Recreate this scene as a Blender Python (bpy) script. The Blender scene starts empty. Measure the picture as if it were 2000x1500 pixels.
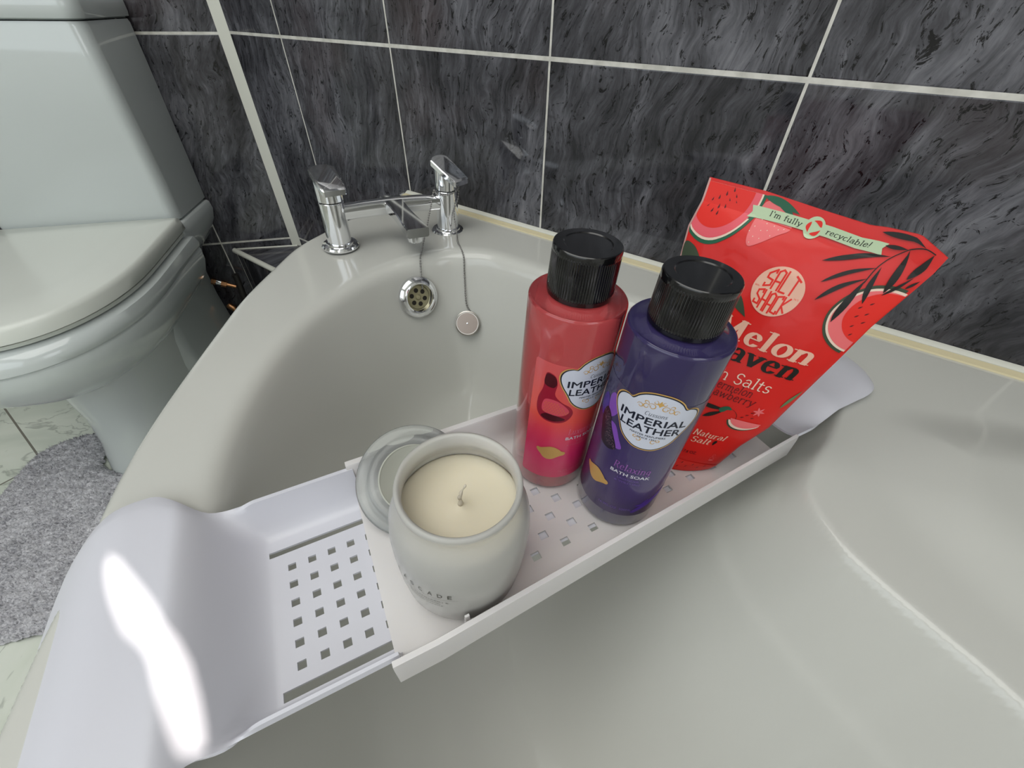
import bpy, bmesh, math, random
import numpy as np
from mathutils import Vector, Matrix
from mathutils.geometry import tessellate_polygon
random.seed(7); rng = np.random.default_rng(7)
PI = math.pi
sc = bpy.context.scene
COL = sc.collection

# ------------------------------------------------------------------ camera
cd = bpy.data.cameras.new('camera'); cam = bpy.data.objects.new('camera', cd); COL.objects.link(cam)
F_PX = 821.07
def unit(v): v = np.array(v, float); return v/np.linalg.norm(v)
_dn = unit((-15, 905, F_PX)); _X = -unit((-1573, -771, F_PX)); _Z = -_dn; _Y = np.cross(_Z, _X)
RW = np.array([_X, _Y, _Z])                       # image frame (x right, y down, z forward) -> world
cx, cy, cz = RW[:, 0], RW[:, 1], RW[:, 2]
M = Matrix(((cx[0], -cy[0], -cz[0], 0), (cx[1], -cy[1], -cz[1], 0), (cx[2], -cy[2], -cz[2], 0.2956), (0, 0, 0, 1)))
cam.matrix_world = M
cd.sensor_fit = 'HORIZONTAL'; cd.sensor_width = 36; cd.lens = 36*F_PX/2000; cd.clip_start = .01
sc.camera = cam

# ------------------------------------------------------------------ world, lights, exposure
w = bpy.data.worlds.new('world'); sc.world = w; w.use_nodes = True
w.node_tree.nodes['Background'].inputs[0].default_value = (.75, .85, 1, 1)
w.node_tree.nodes['Background'].inputs[1].default_value = .6
sc.view_settings.view_transform = 'Standard'; sc.view_settings.look = 'None'
sc.view_settings.exposure = 0.0; sc.view_settings.gamma = 1; sc.view_settings.use_curve_mapping = False
sc.cycles.use_denoising = True; sc.cycles.max_bounces = 10; sc.cycles.transmission_bounces = 10
sc.cycles.caustics_reflective = False; sc.cycles.caustics_refractive = False
sc.cycles.sample_clamp_indirect = 4
FLOOR = -.55; CEIL = 1.75; WY = .617
def area(name, loc, target, sx, sy, power, color):
    l = bpy.data.lights.new(name, 'AREA'); l.shape = 'RECTANGLE'; l.size = sx; l.size_y = sy; l.energy = power; l.color = color
    o = bpy.data.objects.new(name, l); COL.objects.link(o); o.location = loc
    o.rotation_euler = (Vector(target)-Vector(loc)).to_track_quat('-Z', 'Y').to_euler(); return o
overhead_fill_light = area('overhead_fill_light', (-.3, -.4, CEIL-.07), (-.3, -.4, 0), 1.7, 1.4, 19, (1, .99, .95))  # added unseen overhead fill, wide for soft even light
sun = bpy.data.lights.new('sun', 'SUN'); sun.energy = 9; sun.angle = .0045; sun.color = (1, .93, .86)
sun_o = bpy.data.objects.new('sun', sun); COL.objects.link(sun_o)
SUN_DIR = Vector((-.75, .10, -.60)).normalized()      # direction the sunlight travels
sun_o.rotation_euler = SUN_DIR.to_track_quat('-Z', 'Y').to_euler()

# ------------------------------------------------------------------ helpers
def tag(o, label=None, cat=None, group=None, kind=None):
    if label: o['label'] = label
    if cat: o['category'] = cat
    if group: o['group'] = group
    if kind: o['kind'] = kind
    return o
def empty(name, mat=None):
    o = bpy.data.objects.new(name, None); COL.objects.link(o); o.empty_display_size = .02
    if mat is not None: o.matrix_world = mat
    return o
def mobj(name, V, Fc, m=None, parent=None, smooth=True, auto=None):
    me = bpy.data.meshes.new(name); me.from_pydata([tuple(map(float, v)) for v in V], [], [tuple(map(int, f)) for f in Fc]); me.validate()
    o = bpy.data.objects.new(name, me); COL.objects.link(o)
    if m: me.materials.append(m)
    me.polygons.foreach_set('use_smooth', [smooth]*len(me.polygons))
    if auto is not None: sharp(me, auto)
    if parent is not None: o.parent = parent
    return o
def sharp(me, deg):
    me.polygons.foreach_set('use_smooth', [True]*len(me.polygons))
    me.set_sharp_from_angle(angle=math.radians(deg))
def bobj(name, bm, m=None, parent=None, deg=35):
    bmesh.ops.recalc_face_normals(bm, faces=bm.faces)
    me = bpy.data.meshes.new(name); bm.to_mesh(me); bm.free()
    o = bpy.data.objects.new(name, me); COL.objects.link(o)
    if m: me.materials.append(m)
    sharp(me, deg)
    if parent is not None: o.parent = parent
    return o
def bm_box(x0, x1, y0, y1, z0, z1, bev=0, seg=2, bm=None, mat=None):
    b = bmesh.new() if bm is None else bm
    vs = [b.verts.new((x, y, z)) for x in (x0, x1) for y in (y0, y1) for z in (z0, z1)]
    fs = [(0, 1, 3, 2), (4, 6, 7, 5), (0, 4, 5, 1), (2, 3, 7, 6), (0, 2, 6, 4), (1, 5, 7, 3)]
    faces = [b.faces.new([vs[i] for i in f]) for f in fs]
    bmesh.ops.recalc_face_normals(b, faces=faces)
    if bev:
        es = list({e for f in faces for e in f.edges})
        r = bmesh.ops.bevel(b, geom=es, offset=bev, segments=seg, affect='EDGES', profile=.5)
    if mat is not None:
        bmesh.ops.transform(b, matrix=mat, verts=b.verts[:])
    return b
def lathe(name, prof, m=None, parent=None, seg=64, mat=None, deg=40, closed=True):
    V = []; Fc = []; n = len(prof)
    for i in range(seg):
        a = 2*PI*i/seg
        for r, z in prof: V.append((max(r, 1e-5)*math.cos(a), max(r, 1e-5)*math.sin(a), z))
    for i in range(seg):
        j = (i+1) % seg
        for k in range(n-1): Fc.append((i*n+k, j*n+k, j*n+k+1, i*n+k+1))
    bm = bmesh.new(); vs = [bm.verts.new(v) for v in V]
    for f in Fc:
        try: bm.faces.new([vs[i] for i in f])
        except ValueError: pass
    bmesh.ops.remove_doubles(bm, verts=bm.verts[:], dist=2e-5)
    if mat is not None: bmesh.ops.transform(bm, matrix=mat, verts=bm.verts[:])
    return bobj(name, bm, m, parent, deg)
def bm_tube(pts, r, seg=12, bm=None, cap=True, rfun=None):
    b = bmesh.new() if bm is None else bm
    pts = [Vector(p) for p in pts]; rings = []
    up = Vector((0, 0, 1)); prev = None
    for i, p in enumerate(pts):
        d = (pts[min(i+1, len(pts)-1)]-pts[max(i-1, 0)]).normalized()
        if prev is None:
            a = d.cross(up if abs(d.z) < .9 else Vector((1, 0, 0))).normalized()
        else:
            a = (prev-d*prev.dot(d)).normalized()
        prev = a; c = d.cross(a)
        rr = r if rfun is None else rfun(i/(len(pts)-1))
        rings.append([b.verts.new(p+(a*math.cos(t)+c*math.sin(t))*rr) for t in [2*PI*k/seg for k in range(seg)]])
    for q in range(len(rings)-1):
        for k in range(seg):
            b.faces.new((rings[q][k], rings[q][(k+1) % seg], rings[q+1][(k+1) % seg], rings[q+1][k]))
    if cap: b.faces.new(rings[0]); b.faces.new(rings[-1])
    return b
def loft(rings, cap0=True, cap1=True, bm=None):
    b = bmesh.new() if bm is None else bm
    R_ = [[b.verts.new(p) for p in ring] for ring in rings]; n = len(R_[0])
    for q in range(len(R_)-1):
        for k in range(n): b.faces.new((R_[q][k], R_[q][(k+1) % n], R_[q+1][(k+1) % n], R_[q+1][k]))
    if cap0: b.faces.new(R_[0])
    if cap1: b.faces.new(R_[-1])
    return b
def catmull(P, n=12, closed=False):
    P = [np.array(p, float) for p in P]; out = []
    N = len(P); rngk = range(N if closed else N-1)
    for i in rngk:
        g = lambda k: P[k % N] if closed else P[min(max(k, 0), N-1)]
        p0, p1, p2, p3 = g(i-1), g(i), g(i+1), g(i+2)
        for k in range(n):
            t = k/n
            out.append(.5*((2*p1)+(-p0+p2)*t+(2*p0-5*p1+4*p2-p3)*t*t+(-p0+3*p1-3*p2+p3)*t**3))
    if not closed: out.append(P[-1])
    return np.array(out)

# ------------------------------------------------------------------ materials
def srgb(r, g, b):
    f = lambda c: (c/255/12.92) if c/255 <= .04045 else ((c/255+.055)/1.055)**2.4
    return (f(r), f(g), f(b), 1)
def mat(name, col, rough=.4, metal=0, trans=0, ior=1.45, coat=0, sss=0, emit=None, estr=0, spec=.5, alpha=1):
    m = bpy.data.materials.new(name); m.use_nodes = True; p = m.node_tree.nodes['Principled BSDF']
    p.inputs['Base Color'].default_value = col; p.inputs['Roughness'].default_value = rough
    p.inputs['Metallic'].default_value = metal; p.inputs['Transmission Weight'].default_value = trans
    p.inputs['IOR'].default_value = ior; p.inputs['Coat Weight'].default_value = coat
    p.inputs['Coat Roughness'].default_value = .06; p.inputs['Specular IOR Level'].default_value = spec
    if sss:
        p.inputs['Subsurface Weight'].default_value = sss; p.inputs['Subsurface Radius'].default_value = (1, .9, .7); p.inputs['Subsurface Scale'].default_value = .012
    if emit: p.inputs['Emission Color'].default_value = emit; p.inputs['Emission Strength'].default_value = estr
    if alpha < 1: p.inputs['Alpha'].default_value = alpha
    return m
class N:
    def __init__(s, m): s.t = m.node_tree; s.p = s.t.nodes['Principled BSDF']
    def n(s, typ, **kw):
        o = s.t.nodes.new(typ)
        for k, v in kw.items(): setattr(o, k, v)
        return o
    def l(s, a, b): s.t.links.new(a, b)
    def math(s, op, a, b=None, c=None, clamp=False):
        o = s.t.nodes.new('ShaderNodeMath'); o.operation = op; o.use_clamp = clamp
        for i, v in enumerate((a, b, c)):
            if v is None: continue
            if isinstance(v, (int, float)): o.inputs[i].default_value = v
            else: s.l(v, o.inputs[i])
        return o.outputs[0]
    def ramp(s, fac, stops, interp='LINEAR'):
        o = s.t.nodes.new('ShaderNodeValToRGB'); s.l(fac, o.inputs[0]); cr = o.color_ramp; cr.interpolation = interp
        while len(cr.elements) < len(stops): cr.elements.new(.5)
        for e, (p, c) in zip(cr.elements, stops): e.position = p; e.color = c
        return o.outputs[0]
    def noise(s, vec, scale, detail=4, rough=.5, dist=0):
        o = s.t.nodes.new('ShaderNodeTexNoise'); s.l(vec, o.inputs['Vector'])
        o.inputs['Scale'].default_value = scale; o.inputs['Detail'].default_value = detail; o.inputs['Roughness'].default_value = rough; o.inputs['Distortion'].default_value = dist
        return o.outputs[0]
    def mix(s, f, a, b, blend='MIX'):
        o = s.t.nodes.new('ShaderNodeMix'); o.data_type = 'RGBA'; o.blend_type = blend
        for i, v in ((0, f), (6, a), (7, b)):
            if isinstance(v, (int, float, tuple)): o.inputs[i].default_value = v
            else: s.l(v, o.inputs[i])
        return o.outputs[2]
    def xyz(s, x, y, z):
        o = s.t.nodes.new('ShaderNodeCombineXYZ')
        for i, v in enumerate((x, y, z)):
            if isinstance(v, (int, float)): o.inputs[i].default_value = v
            else: s.l(v, o.inputs[i])
        return o.outputs[0]
def tile_mat(name, gx0, pitch_x, gz0, pitch_z, tilt=.35, base=1.0, gw=.0016, gh=.0026):
    """dark streaked marble tile; local x along the wall, local z up, pale grout lines"""
    m = mat(name, (.05, .05, .05, 1), .07, spec=.5); n = N(m)
    tc = n.n('ShaderNodeTexCoord'); sp = n.n('ShaderNodeSeparateXYZ'); n.l(tc.outputs['Object'], sp.inputs[0])
    x, z = sp.outputs[0], sp.outputs[2]
    u = n.math('DIVIDE', n.math('SUBTRACT', x, gx0), pitch_x); v = n.math('DIVIDE', n.math('SUBTRACT', z, gz0), pitch_z)
    iu = n.math('FLOOR', u); iv = n.math('FLOOR', v)
    # each tile gets its own piece of the stone
    ox = n.math('ADD', n.math('MULTIPLY', iu, 3.71), n.math('MULTIPLY', iv, 1.37)); oz = n.math('ADD', n.math('MULTIPLY', iu, 1.93), n.math('MULTIPLY', iv, 5.11))
    xs = n.math('ADD', n.math('SUBTRACT', x, n.math('MULTIPLY', z, tilt)), ox)
    zs = n.math('ADD', z, oz)
    warp = n.noise(n.xyz(n.math('MULTIPLY', xs, 1), 0, zs), 7, 3)
    xw = n.math('ADD', xs, n.math('MULTIPLY', warp, .10))
    big = n.noise(n.xyz(xw, 3, n.math('MULTIPLY', zs, .34)), 9, 4, .6)
    mid = n.noise(n.xyz(xw, 7, n.math('MULTIPLY', zs, .22)), 48, 5, .65)
    fine = n.noise(n.xyz(xw, 1, n.math('MULTIPLY', zs, .16)), 170, 4, .7)
    cloud = n.noise(n.xyz(xs, 5, zs), 5, 5, .6)
    s1 = n.math('ADD', n.math('MULTIPLY', big, .34), n.math('MULTIPLY', mid, .36))
    s1 = n.math('ADD', s1, n.math('MULTIPLY', cloud, .36))
    s1 = n.math('ADD', s1, n.math('MULTIPLY', fine, .22))
    c = n.ramp(s1, [(.47, srgb(22, 22, 25)), (.57, srgb(48, 48, 52)), (.65, srgb(74, 74, 79)), (.74, srgb(108, 108, 114)), (.86, srgb(142, 141, 146))])
    # warm rusty clouds
    warm = n.noise(n.xyz(xs, 11, zs), 3.2, 3, .5)
    wf = n.ramp(warm, [(.55, (0, 0, 0, 1)), (.72, (.45, .45, .45, 1))])
    c = n.mix(wf, c, n.mix(.5, c, srgb(92, 66, 62)))
    # black crazing flecks
    fl = n.noise(n.xyz(n.math('MULTIPLY', xw, 1), 2, n.math('MULTIPLY', zs, .40)), 120, 5, .75, 1.0)
    ff = n.ramp(fl, [(.39, (.95, .95, .95, 1)), (.425, (0, 0, 0, 1))])
    vein = n.noise(n.xyz(n.math('MULTIPLY', xw, 1), 9, n.math('MULTIPLY', zs, .18)), 13, 4, .6, .6)
    vf = n.ramp(n.math('ABSOLUTE', n.math('SUBTRACT', vein, .5)), [(.0, (.35, .35, .35, 1)), (.008, (0, 0, 0, 1))])
    c = n.mix(ff, c, srgb(14, 14, 17)); c = n.mix(vf, c, srgb(16, 16, 20))
    du = n.math('MULTIPLY', n.math('SUBTRACT', .5, n.math('ABSOLUTE', n.math('SUBTRACT', n.math('FRACT', u), .5))), pitch_x)
    dv = n.math('MULTIPLY', n.math('SUBTRACT', .5, n.math('ABSOLUTE', n.math('SUBTRACT', n.math('FRACT', v), .5))), pitch_z)
    gu = n.math('LESS_THAN', du, gw); gv = n.math('LESS_THAN', dv, gh); g = n.math('MAXIMUM', gu, gv)
    gn = n.noise(n.xyz(x, 0, z), 60, 3)
    gc = n.ramp(gn, [(.35, srgb(188, 186, 178)), (.65, srgb(214, 212, 205))])
    col = n.mix(g, c, gc); n.l(col, n.p.inputs['Base Color'])
    n.l(n.math('ADD', n.math('MULTIPLY', g, .5), .06), n.p.inputs['Roughness'])
    hgt = n.math('MINIMUM', n.math('MULTIPLY', n.math('SUBTRACT', n.math('MINIMUM', du, n.math('SUBTRACT', dv, gh-gw)), gw), 900, clamp=True), 1)
    wav = n.noise(n.xyz(x, 4, z), 5, 2)
    hh = n.math('ADD', hgt, n.math('MULTIPLY', wav, .6))
    bp = n.n('ShaderNodeBump'); bp.inputs['Strength'].default_value = .25; bp.inputs['Distance'].default_value = .002
    n.l(hh, bp.inputs['Height']); n.l(bp.outputs[0], n.p.inputs['Normal'])
    return m
M_tileA = tile_mat('dark_marble_tile', -1.0105, .3165, .2395, .4635, tilt=.16)
M_tileL = tile_mat('dark_marble_tile_side', .202, .3165, .2375, .4635, tilt=-.3)
M_acryl = mat('white_acrylic', srgb(198, 198, 192), .15, coat=.3, spec=.4)
M_ceram = mat('white_ceramic', srgb(198, 204, 203), .07, coat=.6)
M_seat = mat('white_seat_plastic', srgb(214, 217, 210), .22)
M_chrome = mat('chrome', (.86, .87, .89, 1), .06, metal=1)
M_steel = mat('brushed_steel', (.55, .52, .48, 1), .3, metal=1)
M_brass = mat('limescaled_brass', srgb(172, 166, 134), .4, metal=.5)
M_copper = mat('copper_pipe', srgb(190, 140, 100), .25, metal=1)
M_dark = mat('dark_hole', srgb(30, 26, 18), .6)
M_tray = mat('white_tray_plastic', srgb(206, 206, 214), .35, sss=0)
M_traymid = mat('pearly_tray_plastic', srgb(220, 216, 214), .3, sss=.2)
M_trim = mat('white_trim_plastic', srgb(214, 214, 204), .25)
M_beige = mat('yellowed_sealant', srgb(214, 203, 168), .4)
M_plaster = mat('white_paint', srgb(240, 238, 232), .6)
M_black = mat('glossy_black_cap', srgb(12, 12, 14), .16, coat=.5)
M_wax = mat('cream_wax', srgb(228, 219, 196), .45, sss=.3)
M_wick = mat('waxed_wick', srgb(205, 196, 180), .6)
M_glassclear = mat('clear_glass', (.96, 1, .985, 1), .04, trans=1, ior=1.46)
M_ring = mat('lid_seal', srgb(190, 192, 180), .35, trans=.25)
M_grayink = mat('grey_ink', srgb(58, 58, 46), .5)
M_cistjoint = mat('dark_joint', srgb(50, 48, 46), .7)

# frosted jar glass: cloudy, softly see-through
M_frost = mat('frosted_glass', (1, .985, .93, 1), .25, trans=.58, ior=1.3)
M_lidglass = mat('lid_glass', (.93, .96, .94, 1), .16, trans=.8, ior=1.35)

# ------------------------------------------------------------------ room shell
XL = -1.2185
UL = Vector((-.655, -.755, 0)).normalized(); NL = Vector((.755, -.655, 0)).normalized()
K = Vector((XL, WY, 0))
# long tiled wall behind the bath (object axes = world axes)
bm = bm_box(XL-.1, 1.25, 0, .08, FLOOR, CEIL); wall_back = bobj('wall_back', bm, M_tileA, deg=20); wall_back.location = (0, WY, 0); tag(wall_back, kind='structure')
# angled tiled wall behind the toilet: local x = distance from the corner
mL = Matrix(((UL.x, -NL.x, 0, K.x), (UL.y, -NL.y, 0, K.y), (0, 0, 1, 0), (0, 0, 0, 1)))
bm = bm_box(-.02, 1.75, 0, .08, FLOOR, CEIL); wall_left = bobj('wall_left', bm, M_tileL, deg=20); wall_left.matrix_world = mL; tag(wall_left, kind='structure')
E1 = K+UL*1.72
YF = -1.35
WIN = (-1.45, .75, .35, 1.55)        # window opening in the front wall: x0,x1,z0,z1
def front_wall():
    bm = bmesh.new(); x0, x1 = E1.x-.3, 1.25
    a, b, c, d = WIN
    bm_box(x0, a, 0, .1, FLOOR, CEIL, bm=bm); bm_box(b, x1, 0, .1, FLOOR, CEIL, bm=bm)
    bm_box(a, b, 0, .1, FLOOR, c, bm=bm); bm_box(a, b, 0, .1, d, CEIL, bm=bm)
    o = bobj('wall_front', bm, M_plaster, deg=20); o.location = (0, YF-.1, 0); return tag(o, kind='structure')
front_wall()
WR = (-.75, .05, .45, 1.35)
bm = bmesh.new()
for (y0, y1, z0, z1) in ((YF-.1, WR[0], FLOOR, CEIL), (WR[1], WY+.08, FLOOR, CEIL), (WR[0], WR[1], FLOOR, WR[2]), (WR[0], WR[1], WR[3], CEIL)): bm_box(0, .08, y0, y1, z0, z1, bm=bm)
o = bobj('wall_right', bm, M_plaster, deg=20); o.location = (1.25, 0, 0); tag(o, kind='structure')
bm = bm_box(E1.x-.35, E1.x-.27, YF-.1, E1.y+.3, FLOOR, CEIL); o = bobj('wall_side', bm, M_plaster, deg=20); tag(o, kind='structure')
bm = bm_box(E1.x-.35, 1.33, YF-.1, WY+.08, CEIL, CEIL+.08); o = bobj('ceiling', bm, M_plaster, deg=20); tag(o, kind='structure')
# floor: pale veined tile
M_floor = mat('pale_floor_tile', srgb(190, 194, 182), .18); n = N(M_floor)
tc = n.n('ShaderNodeTexCoord'); mp = n.n('ShaderNodeMapping'); n.l(tc.outputs['Object'], mp.inputs[0]); mp.inputs['Rotation'].default_value = (0, 0, math.radians(0))
sp = n.n('ShaderNodeSeparateXYZ'); n.l(mp.outputs[0], sp.inputs[0])
fx, fy = sp.outputs[0], sp.outputs[1]
wn = n.noise(mp.outputs[0], 3, 4, .6, 1.0)
fc = n.ramp(wn, [(.35, srgb(198, 206, 194)), (.55, srgb(224, 229, 217)), (.7, srgb(232, 235, 226))])
ve = n.noise(mp.outputs[0], 4, 5, .6, 1.6)
vf = n.ramp(n.math('ABSOLUTE', n.math('SUBTRACT', ve, .5)), [(0, (.55, .55, .55, 1)), (.02, (0, 0, 0, 1))])
fc = n.mix(vf, fc, srgb(142, 148, 138))
gx = n.math('LESS_THAN', n.math('ABSOLUTE', n.math('SUBTRACT', n.math('FRACT', n.math('DIVIDE', n.math('ADD', fy, 10.148-.0), .333)), .5)), .0045+0)
GX, GY = -1.36, -.147
def gline(v, v0, p, wd):
    return n.math('LESS_THAN', n.math('ABSOLUTE', n.math('SUBTRACT', n.math('FRACT', n.math('ADD', n.math('DIVIDE', n.math('SUBTRACT', v, v0), p), 50.5)), .5)), wd/p)
gg = n.math('MAXIMUM', gline(fx, .03, .33, .0022), gline(fy, -.147, .33, .0022))
fc = n.mix(gg, fc, srgb(128, 126, 116)); n.l(fc, n.p.inputs['Base Color'])
bm = bm_box(E1.x-.35, 1.33, YF-.1, WY+.08, FLOOR-.06, FLOOR); o = bobj('floor', bm, M_floor, deg=20); tag(o, kind='structure')

# added, unseen frosted window on the right wall, for side light and sun
bm = bmesh.new(); a, b, c, d = WR
for (y0, y1, z0, z1) in ((a, b, c, c+.05), (a, b, d-.05, d), (a, a+.05, c+.05, d-.05), (b-.05, b, c+.05, d-.05)):
    bm_box(1.22, 1.26, y0, y1, z0, z1, bm=bm)
M_pane2 = mat('added_window_glow', (.8, .85, .9, 1), .5, emit=(.95, .97, 1, 1), estr=1.8)  # added glow that brightens the cistern side
M_frame = mat('white_window_frame', srgb(232, 232, 230), .3)
win2 = bobj('added_side_window', bm, M_frame, deg=20); tag(win2, kind='structure')
# window: two frosted panes that glow with daylight, and a frame; the sun gap is cut in the added side window
M_pane = mat('frosted_window_daylight', (.8, .85, .9, 1), .5, emit=(.86, .94, 1, 1), estr=1.4)
WY0 = YF-.05                       # plane of the glass
a, b, c, d = WIN
bm = bmesh.new()
for (x0, x1, z0, z1) in ((a, b, c, c+.05), (a, b, d-.05, d), (a, a+.05, c+.05, d-.05), (b-.05, b, c+.05, d-.05)):
    bm_box(x0, x1, WY0-.03, WY0+.03, z0, z1, bm=bm)
win = bobj('window_1', bm, M_frame, deg=20); tag(win, kind='structure')
# shape of the clear gap (in x,z on the glass plane) = sun patch outline carried back along the sunlight
SUNPATCH = None

# ------------------------------------------------------------------ trims and ledge
def trim(name, p0, p1, r, m, up=None):
    return tag(bobj(name, bm_tube([p0, p1], r, 10), m, deg=60), kind='structure')
bis = (Vector((0, -1, 0))+NL).normalized()
LZ = -.247
cpt = Vector((XL, WY, 0))
bm = bmesh.new()
rr = .011
# corner trim: flat white strip across the corner
cA = Vector((XL+.017, WY-.0005, 0)); cB = K+UL*.017+NL*.0005
def prism(pts, z0, z1, bm=None):
    return loft([[Vector((p[0], p[1], z)) for p in pts] for z in (z0, z1)], bm=bm)
o = bobj('trim_1', prism([(cA.x, cA.y), (cB.x, cB.y), (XL-.002, WY-.003), ], LZ, CEIL-.001), M_trim, deg=30); tag(o, kind='structure')
# tiled pipe ledge along the wall under the bath rim
LYF = .484
lx0 = XL-(WY-LYF)*(.655/.755)
M_ledge = tile_mat('dark_marble_ledge', -1.0105, .3165, 5, 10, tilt=.2)
bm = bmesh.new()
loft([[Vector((lx0+.001, LYF, z)), Vector((-.3, LYF, z)), Vector((-.3, WY-.001, z)), Vector((XL+.001, WY-.001, z))] for z in (FLOOR+.0005, LZ)], bm=bm)
o = bobj('wall_ledge', bm, M_ledge, deg=20); tag(o, kind='structure')
o = bobj('trim_2', bm_tube([(lx0+.008, LYF-.002, LZ), (-.3, LYF-.002, LZ)], .0075, 12), M_trim, deg=60); tag(o, kind='structure')
q0 = Vector((lx0+.006, LYF+.004, LZ+.001)); q1 = Vector((XL+.008, WY-.008, LZ+.001))
o = bobj('trim_3', bm_tube([q0, q1], .0028, 8), M_trim, deg=60); tag(o, kind='structure')

# ------------------------------------------------------------------ bathtub
OUT = [(-.715, .617), (-.69, .43), (-.683, .401), (-.664, .329), (-.627, .264), (-.583, .195), (-.535, .136), (-.444, .032), (-.384, -.026), (-.325, -.072), (-.264, -.121), (-.15, -.2), (0, -.275), (.2, -.325), (.45, -.34), (.8, -.34)]
outc = np.vstack([[(-.715, .617)], catmull(OUT[1:], 10), [(.95, -.34)], [(.95, .617)]])
INN = [(-.41, .512), (-.3356, .519), (-.18, .519), (-.03, .515), (.06, .495), (.098, .45), (.097, .39), (.088, .34), (.088, .305), (.112, .2735), (.139, .2555), (.176, .238), (.211, .221), (.33, .15), (.45, .05), (.52, -.08), (.46, -.2), (.3, -.245), (.1, -.225), (-.05, -.17), (-.17, -.105), (-.27, -.035), (-.366, .041), (-.432, .117), (-.48, .2), (-.503, .28), (-.507, .36), (-.49, .43), (-.46, .48)]
innc = catmull(INN, 10, closed=True)
BULGE = [(.13, .445), (.19, .49), (.3, .525), (.5, .54), (.62, .4), (.55, .15), (.42, .135), (.3, .205), (.22, .26), (.16, .305), (.13, .36)]
bulgec = catmull(BULGE, 8, closed=True)
def sdf(X, Y, P):
    """signed distance to closed polyline, positive inside"""
    best = np.full(X.shape, 1e9); ins = np.zeros(X.shape, bool); bx = np.zeros(X.shape); by = np.zeros(X.shape)
    for i in range(len(P)):
        a = P[i]; b = P[(i+1) % len(P)]; e = b-a; L2 = e@e
        if L2 < 1e-14: continue
        t = np.clip(((X-a[0])*e[0]+(Y-a[1])*e[1])/L2, 0, 1)
        px, py = a[0]+t*e[0], a[1]+t*e[1]; dd = (X-px)**2+(Y-py)**2
        m_ = dd < best; best = np.where(m_, dd, best); bx = np.where(m_, px, bx); by = np.where(m_, py, by)
        c = ((a[1] > Y) != (b[1] > Y)); xi = a[0]+(Y-a[1])*e[0]/(e[1] if abs(e[1]) > 1e-12 else 1e-12)
        ins ^= c & (X < xi)
    return np.where(ins, 1, -1)*np.sqrt(best), bx, by
def sm(x, a, b):
    t = np.clip((x-a)/(b-a), 0, 1); return t*t*(3-2*t)
def prof_table(segs, n=400):
    """piecewise slope profile -> z(d), with slope smoothing"""
    D = np.linspace(0, .5, 4001); S = np.interp(D, [p[0] for p in segs], [p[1] for p in segs])
    Z = -np.concatenate([[0], np.cumsum((S[1:]+S[:-1])/2*(D[1]-D[0]))]); return D, Z
PA = prof_table([(0, 0), (.012, .25), (.022, 1.0), (.03, 3.6), (.070, 3.6), (.10, 1.2), (.20, .10), (.5, .0)])
PB = prof_table([(0, 0), (.002, .9), (.005, 2.2), (.040, 2.0), (.042, 1.45), (.046, 1.45), (.048, 2.1), (.085, 1.6), (.22, .35), (.5, .05)])
DEPTH = -.36
def bath_z(X, Y):
    d, _, _ = sdf(X, Y, innc); do, _, _ = sdf(X, Y, outc); dh, _, _ = sdf(X, Y, bulgec)
    wR = sm(X, -.16, .05)
    dd = np.clip(d, 0, .5)
    za = np.interp(dd, *PA); zb = np.interp(dd, *PB)
    z = za*(1-wR)+zb*wR
    z = np.maximum(z, DEPTH+.03*np.exp(-np.clip(dd, 0, 1)*4)*0)
    z = z + .013*sm(dh, -.003, .075)*(d <= 0) - .003*sm(-d, -.0, .02)*0  # bulge in place of a hollow, shaped so its far slope looks shaded
    # rim rolls down at the free outer edge, not along the wall
    wall = Y > WY-.02
    roll = np.clip(.014-do, 0, .014); zr = -(.014-np.sqrt(np.maximum(.014**2-roll**2, 0)))
    z = np.where(wall, z, z+zr)
    return z
gs = .003
gx_ = np.arange(-.724, .954, gs); gy_ = np.arange(-.348, .6171, gs); gy_[-1] = WY-.0008
XX, YY = np.meshgrid(gx_, gy_, indexing='ij')
do, bx, by = sdf(XX, YY, outc)
ins = do > 0
near = np.zeros_like(ins)
for dx in (-1, 0, 1):
    for dy in (-1, 0, 1):
        near |= np.roll(np.roll(ins, dx, 0), dy, 1)
snap = near & ~ins
XX = np.where(snap, bx, XX); YY = np.where(snap, np.minimum(by, WY-.0008), YY)
ZZ = bath_z(XX, YY); ZZ = np.where(snap, np.where(YY > WY-.01, ZZ, -.014), ZZ)
idx = -np.ones(XX.shape, int); idx[near] = np.arange(near.sum())
V = np.stack([XX[near], YY[near], ZZ[near]], 1)
Fc = []
ni, nj = XX.shape
for i in range(ni-1):
    for j in range(nj-1):
        q = (idx[i, j], idx[i+1, j], idx[i+1, j+1], idx[i, j+1])
        if min(q) >= 0 and (ins[i, j] or ins[i+1, j] or ins[i+1, j+1] or ins[i, j+1]): Fc.append(q)
bm = bmesh.new(); vs = [bm.verts.new(v) for v in V]
for f in Fc: bm.faces.new([vs[k] for k in f])
bmesh.ops.dissolve_degenerate(bm, dist=1e-6, edges=bm.edges[:])
bmesh.ops.delete(bm, geom=[v for v in bm.verts if not v.link_faces], context='VERTS')
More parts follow.
